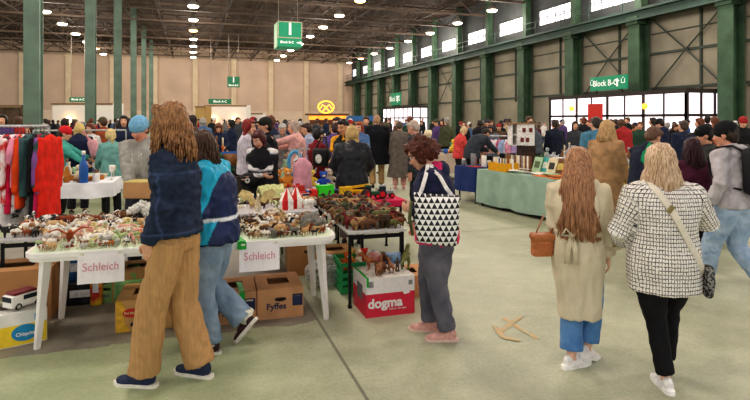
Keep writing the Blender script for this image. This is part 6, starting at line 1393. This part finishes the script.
# hanging pink dress and pale yellow cloth
p = col(299, 7.35); o = E('clothes_stand', 'slim stand holding a pink child dress behind the toy tables', 'stand', (p.x, p.y, 0), 0); mb = MB(); mb.tube((0, 0, 0), (0, 0, 1.32), .012); mb.tube((-.15, 0, 1.3), (.15, 0, 1.3), .01); B(mb, 'pole', alu, o); mb = MB(); mb.lathe([(.16, 0), (.15, .02), (.02, .03)], n=16); B(mb, 'base', alu, o)
g_ = E('hanging_garment', 'pink child dress hanging on a slim stand behind the toy tables', 'garment', (p.x+.04, p.y-.05, 1.21), .2); garment(g_, 'dress', '#dfa3b2', .62, .30, 4, .05)
p = St(2.08, 2.24, 0); o = E('draped_chair', 'chair draped with a pale yellow cloth behind the grey topped table', 'chair', (p.x, p.y, 0), SR+.4); o.scale = (.72, .8, .95); mb = MB(); mb.box((0, 0, .44), (.42, .42, .04), bev=.01); B(mb, 'seat', blackm, o); mb = MB(); mb.box((0, .2, .66), (.40, .03, .42), R3('X', -8), .01); B(mb, 'backrest', blackm, o)
for sx in (-.19, .19):
    for sy in (-.19, .19): mb = MB(); mb.tube((sx, sy, 0), (sx, sy, .42), .014); B(mb, 'leg', blackm, o)
mb = MB(); mb.loft([(0, -.28, .48), (0, .05, .50), (0, .18, .86), (0, .24, .92), (0, .30, .84), (0, .31, .5)], [(.25, .02)]*6, (1, 0, 0), 14); me = remesh(mb, .014, 1); wrinkle(me, .03, (10, 10, 10), 6, True); dc_ = link('draped_cloth', me, M('#d3d59a', .9, var=.15), None, (p.x, p.y, 0), SR+.4); dc_.scale = (.72, .8, .95); tag(dc_, 'pale yellow cloth thrown over the chair behind the grey topped table', 'cloth')
p = St(1.93, 2.62, 0); o = E('toy_inflatable', 'light blue looped pool toy standing behind the glass stall', 'toy', col(295, 7.75, .78), hd(10)); mb = MB(); mb.loft([(0.09*math.cos(a), 0, .30+.17*math.sin(a)) for a in [2*PI*i/16 for i in range(17)]], [.028]*17, (0, 1, 0), 8, False); mb.loft([(0, 0, -.05), (0, 0, .14)], [.05, .03], (1, 0, 0), 8); B(mb, 'ring', M('#5aa6cf', .4), o, smooth=True)
# --- green-clothed book stall on the right
c, rz, L_ = camline(2.06, 10.75, 3.02, 8.75); rz += 0
PV = Vector((-math.sin(rz), math.cos(rz), 0))
c2_ = c+PV*.45
P = stall(c2_, rz, L_, .9, .72, '#9ab3a4', .66, 'long trestle table of books and magazines at the right of the aisle', 'sage green tablecloth on the long book table', 3)
r = random.Random(5)
for k in range(22):
    x = -L_*.42+L_*.84*r.random(); y = r.uniform(-.36, .05)
    if x < -L_*.12 and y < .0 and x > -L_*.40: y = .1+r.random()*.1
    good('magazine', r.choice(['cream', 'white', 'brown', 'grey', 'pale green', 'orange', 'white']), P(x, y, .0125*(k % 4)), r.uniform(-.5, .5), 'lying %s on the green-clothed book table' % ('near the aisle edge' if y < -.2 else 'in the middle'), r.uniform(.8, 1.1), 'magazines on the green-clothed book table')
cr_ = plastic_crate(P(-L_*.25, -.28), rz, .50, .30, .16, '#e2a81e', 'yellow plastic crate of books on the green-clothed table')
mb = MB()
for s_ in (-1, 1): mb.box((0, s_*.146, .08), (.49, .006, .15)); mb.box((s_*.246, 0, .08), (.006, .29, .15))
B(mb, 'crate_lining', M('#dca41c', .5, var=.1), cr_)
for k in range(11):
    good('book', ['cream', 'blue', 'white', 'brown', 'cream', 'grey', 'pale green', 'red', 'brown', 'cream', 'white'][k], P(-L_*.25-.2+.04*k, -.27, .02), r.uniform(-.08, .08), 'standing in the yellow crate, %s from its near end' % ('first second third fourth fifth sixth seventh eighth ninth tenth eleventh'.split()[10-k]), 1.0, 'books in the yellow crate')
for k, cc in enumerate(('brown', 'cream', 'grey', 'brown', 'cream', 'white', 'brown', 'grey', 'cream', 'brown', 'white', 'brown')):
    good('book', cc, P(-L_*.34+.05*k-.1, .10, .0), r.uniform(-.05, .05), 'in the row behind the yellow crate, %s from the left' % ('first second third fourth fifth sixth seventh eighth ninth tenth eleventh twelfth'.split()[k]), 1.3, 'books behind the yellow crate')
for k, (cc, lab) in enumerate((('pale green', 'pale green'), ('turquoise', 'turquoise'), ('cream', 'cream'), ('brown', 'brown'), ('orange', 'orange'), ('cream', 'large cream'))):
    o = E('picture_book', '%s picture book propped upright at the back of the green-clothed table' % lab, 'book', P(L_*.02+.185*k, .02+.03*(k % 2)), rz+r.uniform(-.15, .15)); mb = MB(); mb.box((0, 0, .15), (.22, .02, .30), R3('X', -18), .003); B(mb, 'cover', M(GC[cc], .6, var=.15, scale=12), o); mb = MB(); mb.box((0, -.014, .16), (.13, .004, .12), R3('X', -18)); B(mb, 'cover_picture', M(['#5a6a4a', '#c8d0c0', '#3a3a34', '#c8b060', '#7a3a1c', '#8a9a80'][k], .6, var=.4, scale=18), o)
# pale lime cloth continuing the row to the right
c3, rz3, L3 = camline(3.06, 8.66, 3.85, 7.0)
PV3 = Vector((-math.sin(rz3), math.cos(rz3), 0)); P3 = stall(c3+PV3*.62, rz3, L3, .9, .73, '#b9c79a', .62, 'long trestle table behind the camel coat and the checked jacket', 'pale lime tablecloth draped beside the camel coat', 5)
scatter(P3, L3, .9, MIXED+['book'], list(GC)[:12], 24, 'lime-clothed table', 33)
o = E('carrier_bag', 'bright yellow paper bag standing on the lime-clothed table', 'bag', P3(-.1, -.30), rz3); mb = MB(); mb.box((0, 0, .14), (.2, .1, .28), None, .01); B(mb, 'bag_body', M('#e2cf2c', .7), o); mb = MB(); mb.loft([(-.05, -.03, .28), (-.03, -.03, .36), (.03, -.03, .36), (.05, -.03, .28)], [.006]*4, (0, 1, 0), 5); B(mb, 'handle', M('#d8c428', .7), o)
# blue cloth table
c4, rz4, L4 = camline(1.72, 11.5, 2.02, 10.88); PV4 = Vector((-math.sin(rz4), math.cos(rz4), 0)); P4 = stall(c4+PV4*.45, rz4, L4, .9, .73, '#27386e', .50, 'small trestle table under the dark blue cloth', 'dark blue cloth hanging at the far end of the book table', 6)
scatter(P4, L4, .9, ['small_box', 'book', 'magazine', 'jar', 'cup'], ['white', 'cream', 'brown', 'grey', 'black', 'red'], 10, 'blue-clothed table', 41)
# bric-a-brac table further back right with jars, doll house on cabinet, baby clothes
c5, rz5, L5 = camline(3.5, 12.2, 4.9, 9.6); P5 = stall(c5+Vector((.6, .3, 0)), rz5, L5, .9, .78, '#4a4038', .3, 'table of jars and glassware behind the book stall', 'brown cloth on the jar table behind the book stall', 7)
scatter(P5, L5, .9, GLASSY+MIXED[:6], ['white', 'clear', 'cream', 'pale green', 'silver', 'dark green', 'brown', 'clear'], 46, 'jar table', 42, (1.0, 1.6))
dk = M('#3a2a22', .6, var=.25)
p = col(526, 11.3); o = E('cabinet', 'dark brown wooden cabinet under the white doll house', 'cabinet', (p.x, p.y, 0), hd(2)); mb = MB(); mb.box((0, 0, .585), (.30, .34, 1.17), bev=.01); B(mb, 'carcass', dk, o); mb = MB(); mb.box((0, -.175, .72), (.25, .012, .62), None, .004); B(mb, 'door', M('#46332a', .5, var=.25), o); mb = MB(); mb.ell((.09, -.19, .72), .012); B(mb, 'knob', M('#a08a50', .3, .8), o)
p2_ = col(519, 11.3, 1.17); o = E('doll_house', 'white doll house with dark red windows standing on the brown cabinet', 'doll house', p2_, hd(2)); mb = MB(); mb.box((.1, .0, .22), (.36, .30, .44)); mb.box((-.19, -.0, .22), (.02, .30, .44)); mb.box((-.05, .14, .22), (.3, .02, .44)); mb.box((-.05, 0, .01), (.3, .3, .02)); mb.box((-.05, 0, .22), (.3, .28, .015)); B(mb, 'house_wall', M('#efeae4', .7), o); mb = MB(); mb.box((.0, 0, .455), (.60, .34, .03)); B(mb, 'roof', M('#a07a58', .7, var=.2), o)
for (x, z) in ((.06, .32), (.2, .32), (.02, .12), (.13, .12)): mb = MB(); mb.box((x, -.153, z), (.07, .008, .09)); B(mb, 'window', M('#7a3226', .6, var=.3, scale=30), o)
pb3 = col(516, 13.6); pa3 = col(486, 13.6); rack(pa3, pb3, 1.30, 'low rack of pink baby clothes beyond the yellow crate')
for k in range(8):
    q = pa3.lerp(pb3, (k+.6)/8.2); g_ = E('baby_garment', '%s baby garment on the low rack, %s from the left' % (('pink', 'pale pink', 'white', 'rose', 'pale blue', 'white', 'pink', 'lilac')[k], 'first second third fourth fifth sixth seventh eighth'.split()[k]), 'garment', q+UP*1.225, .5, 'baby clothes on the low rack'); garment(g_, ('tee', 'dress')[k % 2], ('#e39ab0', '#eec4cc', '#e8e4e6', '#d8708c', '#a8b8dc', '#e6e2ea', '#e8a0b4', '#b49ac8')[k], .36, .28, k, .05)
# ------------------------------------------------------------------ more stalls further back
def bstall(px, d, L_, W_, cloth, name, n, seed, kinds=MIXED, cols=None, rot=0):
    c = col(px, d); P = stall(c, rot, L_, W_, .75, cloth, .55, 'stall table, %s' % name, 'tablecloth, %s' % name, seed)
    scatter(P, L_, W_, kinds, cols or list(GC)[:15], n, name, seed, (1.1, 2.0))
bstall(214, 9.3, 1.3, .8, '#5a5248', 'nearer bric-a-brac table', 24, 61)
bstall(226, 12.6, 1.6, .9, '#b8b4b0', 'second bric-a-brac table', 16, 62)
bstall(30, 10.6, 1.8, .9, '#4b4a50', 'dark stall behind the clothes rack', 16, 63)
bstall(170, 11.2, 1.4, .9, '#8c8890', 'grey stall beyond the shaggy hair', 12, 64)
bstall(330, 17.0, 1.8, .9, '#d8d4d0', 'pale stall left of the black coat', 12, 65)
bstall(446, 15.5, 1.8, .8, '#c8b9a8', 'stall by the aisle end', 16, 66)
bstall(430, 21.0, 2.0, .8, '#a04a4a', 'red stall far along the aisle', 10, 67)
bstall(575, 16.8, 2.2, .8, '#6a6460', 'stall before the near vestibule', 16, 68)
# ------------------------------------------------------------------ the crowd
ST = dict(); WALK = dict(footL=(-.1, .22, 0, 0, 5), footR=(.1, -.24, .05, 25, 5), handL=(-.24, -.08, .86), handR=(.24, .16, .9), lean=3)
VAR = [dict(pose=ST, top=dict(e=.05, hem=-.12), hair='short', w=1.06, male=True), dict(pose=WALK, top=dict(e=.05, hem=-.3, flare=.04), hair='bob', w=1.0), dict(pose=BRW, top=dict(e=.045, hem=-.1), hair='short', w=1.08, male=True), dict(pose=BRW, top=dict(e=.05, hem=-.22, flare=.04), hair='bob', w=1.05),
       dict(pose=ST, top=dict(e=.055, hem=-.5, flare=.06), hair='long', w=1.0), dict(pose=dict(pitch=18, yaw=20), top=dict(e=.05, hem=-.1, hood=True), hair='short', w=1.05, male=True, hat='beanie'), dict(pose=dict(pitch=5, yaw=-25), top=dict(e=.04, hem=-.1), hair='bun', w=1.0), dict(pose=WALK, top=dict(e=.05, hem=-.12), hair='short', w=1.05, male=True, hat='cap')]
VM = []
for i, v in enumerate(VAR):
    s = dict(lod=2, H=1.70, w=v['w'], male=v.get('male', False)); s.update(v['pose']); g = make_rig(s); t_ = dict(v['top']); t_.update(seed=i+40, wr=.012)
    sh = shoe_parts('low', .015)
    VM.append(dict(g=g, body=body_mesh(g, s, .022), hair=hair_mesh(g, s, dict(style=v['hair'], len=.12 if v['hair'] == 'bob' else .28, r=.006), .018), hat=hat_mesh(g, v['hat'], .018) if v.get('hat') else None, hk=v.get('hat'), top=top_mesh(g, s, t_, .028), legs=legs_mesh(g, s, dict(seed=i), .028), shoe=sh, coat=t_['hem'] < -.2, hood=t_.get('hood')))
CT = {'black': '#1b1c21', 'navy': '#222b45', 'dark grey': '#3d4046', 'grey': '#77797e', 'brown': '#5c4636', 'olive': '#4d5138', 'red': '#a02a2c', 'burgundy': '#55202e', 'blue': '#3a64a0', 'light blue': '#8fa9c8', 'white': '#d9d6d2', 'beige': '#b8a280', 'pink': '#cf8f9a', 'purple': '#553f72', 'dark green': '#2c4a3a', 'teal': '#2f7478', 'mustard': '#bd8f32', 'charcoal': '#2b2d32', 'denim blue': '#4d6688', 'rust': '#9a5030'}
CH_ = {'dark-haired': '#2a1e18', 'brown-haired': '#553a28', 'blonde': '#c2a06c', 'grey-haired': '#9c968f', 'red-haired': '#7c3a22', 'black-haired': '#17120f', 'white-haired': '#cfcac4', 'auburn-haired': '#693a24'}
WT = ['black']*5+['navy']*4+['dark grey']*4+['grey']*3+['brown']*2+['charcoal']*4+['olive', 'brown', 'burgundy', 'blue', 'light blue', 'white', 'beige', 'pink', 'purple', 'dark green', 'denim blue', 'denim blue', 'rust', 'red']
LEGC = ['#22242b', '#2a3550', '#3a4a66', '#1a1a1e', '#4a4038', '#55617a']
SK2 = None
occ = [(o.location.x, o.location.y, .56) for o in COL.objects if o.parent is None and o.name.startswith('person')]
for o in COL.objects:
    if o.parent is None and o.name.startswith(('stall_table', 'folding_table', 'plastic_table')): occ.append((o.location.x, o.location.y, 1.3))
    if o.parent is None and o.name.startswith(('clothes_rack',)): occ.append((o.location.x, o.location.y, .9))
WHERE = [(48, 'left of first column'), (98, 'between first two columns'), (160, 'below the left columns'), (205, 'left of far booth'), (252, 'before the white far booth'), (302, 'left of the food kiosk'), (350, 'before the food kiosk'), (386, 'before far right corner'), (440, 'before the distant vestibule'), (500, 'before right wall columns'), (552, 'left of the near vestibule'), (620, 'left half of near vestibule'), (690, 'right half of near vestibule'), (800, 'right of the near vestibule')]
for o in COL.objects:
    if o.parent is None and o.name.startswith(('trade_booth', 'food_kiosk', 'market_canopy')): occ.append((o.location.x, o.location.y, 3.4))
r = random.Random(77); used = set(); made = 0; tries = 0
def crowd_at(px, d, h=None):
    global made
    p = col(px, d)
    if p.x > 22.6 or p.y > 88 or any((p.x-a)**2+(p.y-b)**2 < q*q for a, b, q in occ): return False
    if abs(p.x+5.71) < .9 and abs((p.y-23.4+6) % 12-6) < .9: return False
    occ.append((p.x, p.y, .62)); V = VM[r.randrange(len(VM))]
    wh = next(n for x, n in WHERE if px < x); dp = 'in the nearer crowd' if d < 16 else ('in the crowd' if d < 30 else ('deep in the crowd' if d < 50 else 'at the far end'))
    for k in range(60):
        hn = r.choice(['dark-haired', 'brown-haired', 'dark-haired', 'brown-haired', 'black-haired', 'grey-haired', 'auburn-haired'] if k < 14 else list(CH_)); cn = r.choice(WT if k < 20 else list(CT)); nm = 'coat' if V['coat'] else ('hooded top' if V['hood'] else 'jacket')
        hat = V['hk']; hc_ = r.choice(['black', 'grey', 'navy', 'red', 'white', 'olive']) if hat else None
        lab = ('person with %s %s, %s %s, %s, %s' % (hc_, hat, cn, nm, dp, wh)) if hat else ('%s person in %s %s %s, %s' % (hn, cn, nm, dp, wh))
        if lab not in used: break
    used.add(lab); o = E('person', lab, 'person', (p.x, p.y, 0), hd(h if h is not None else r.uniform(0, 360)), 'visitors in the crowd'); sc = r.uniform(.94, 1.07); o.scale = (sc,)*3; g = V['g']; k = g.k
    link('body', V['body'], [SKIN], o)
    if V['hair']: link('hair', V['hair'], [hair_mat(CH_[hn])], o)
    if hat: link(hat, V['hat'], [M(CT[hc_], .9, var=.2, scale=40)], o)
    link('coat' if V['coat'] else 'jacket', V['top'], [M(CT[cn], .88, var=.25, scale=12)], o); link('trousers', V['legs'], [M(r.choice(LEGC), .9, var=.3, scale=14)], o)
    for q in 'LR':
        f = g.feet[q]; s_ = link('shoe', V['shoe'][0], [M(r.choice(['#1d1d20', '#e0dcd6', '#4a3a2c', '#2c3040']), .6, var=.2, scale=30)], o); s_.location = g.ank[q]*k; s_.rotation_euler = (math.radians(-f[3]), 0, math.radians(f[4])*(1 if q == 'L' else -1)); s_.scale = (1.02,)*3
    made += 1; return True
# hand-set figures that read clearly in the gaps
for px, d, h in ((575, 15.2, 170), (590, 17.5, 20), (625, 14.6, 10), (640, 16.2, 150), (662, 15.0, 30), (672, 17.5, 190), (702, 14.5, 60), (716, 16, 10), (742, 13.4, 150), (504, 14.5, 30), (515, 15.6, 160), (447, 17.5, 20), (438, 19, 120), (410, 16.5, 10), (388, 17.2, 80), (366, 15.2, 200), (218, 13.8, 200), (204, 15, 30), (232, 15.4, 90), (30, 12.2, 170), (12, 11.8, 100), (44, 13, 20), (92, 12.2, 170), (104, 13.6, 60), (124, 12, 200), (3, 13.4, 200), (18, 14.5, 10)): crowd_at(px, d, h)
while made < 190 and tries < 6000:
    tries += 1; px = r.uniform(-12, 762); u = r.random()
    lo = 11.5 if px < 330 else (16.5 if px < 470 else 16.0); d = lo+(r.random()**1.7)*(60 if px < 440 else 26)
    if 395 < px < 470 and d < 24 and r.random() < .5: continue
    crowd_at(px, d)
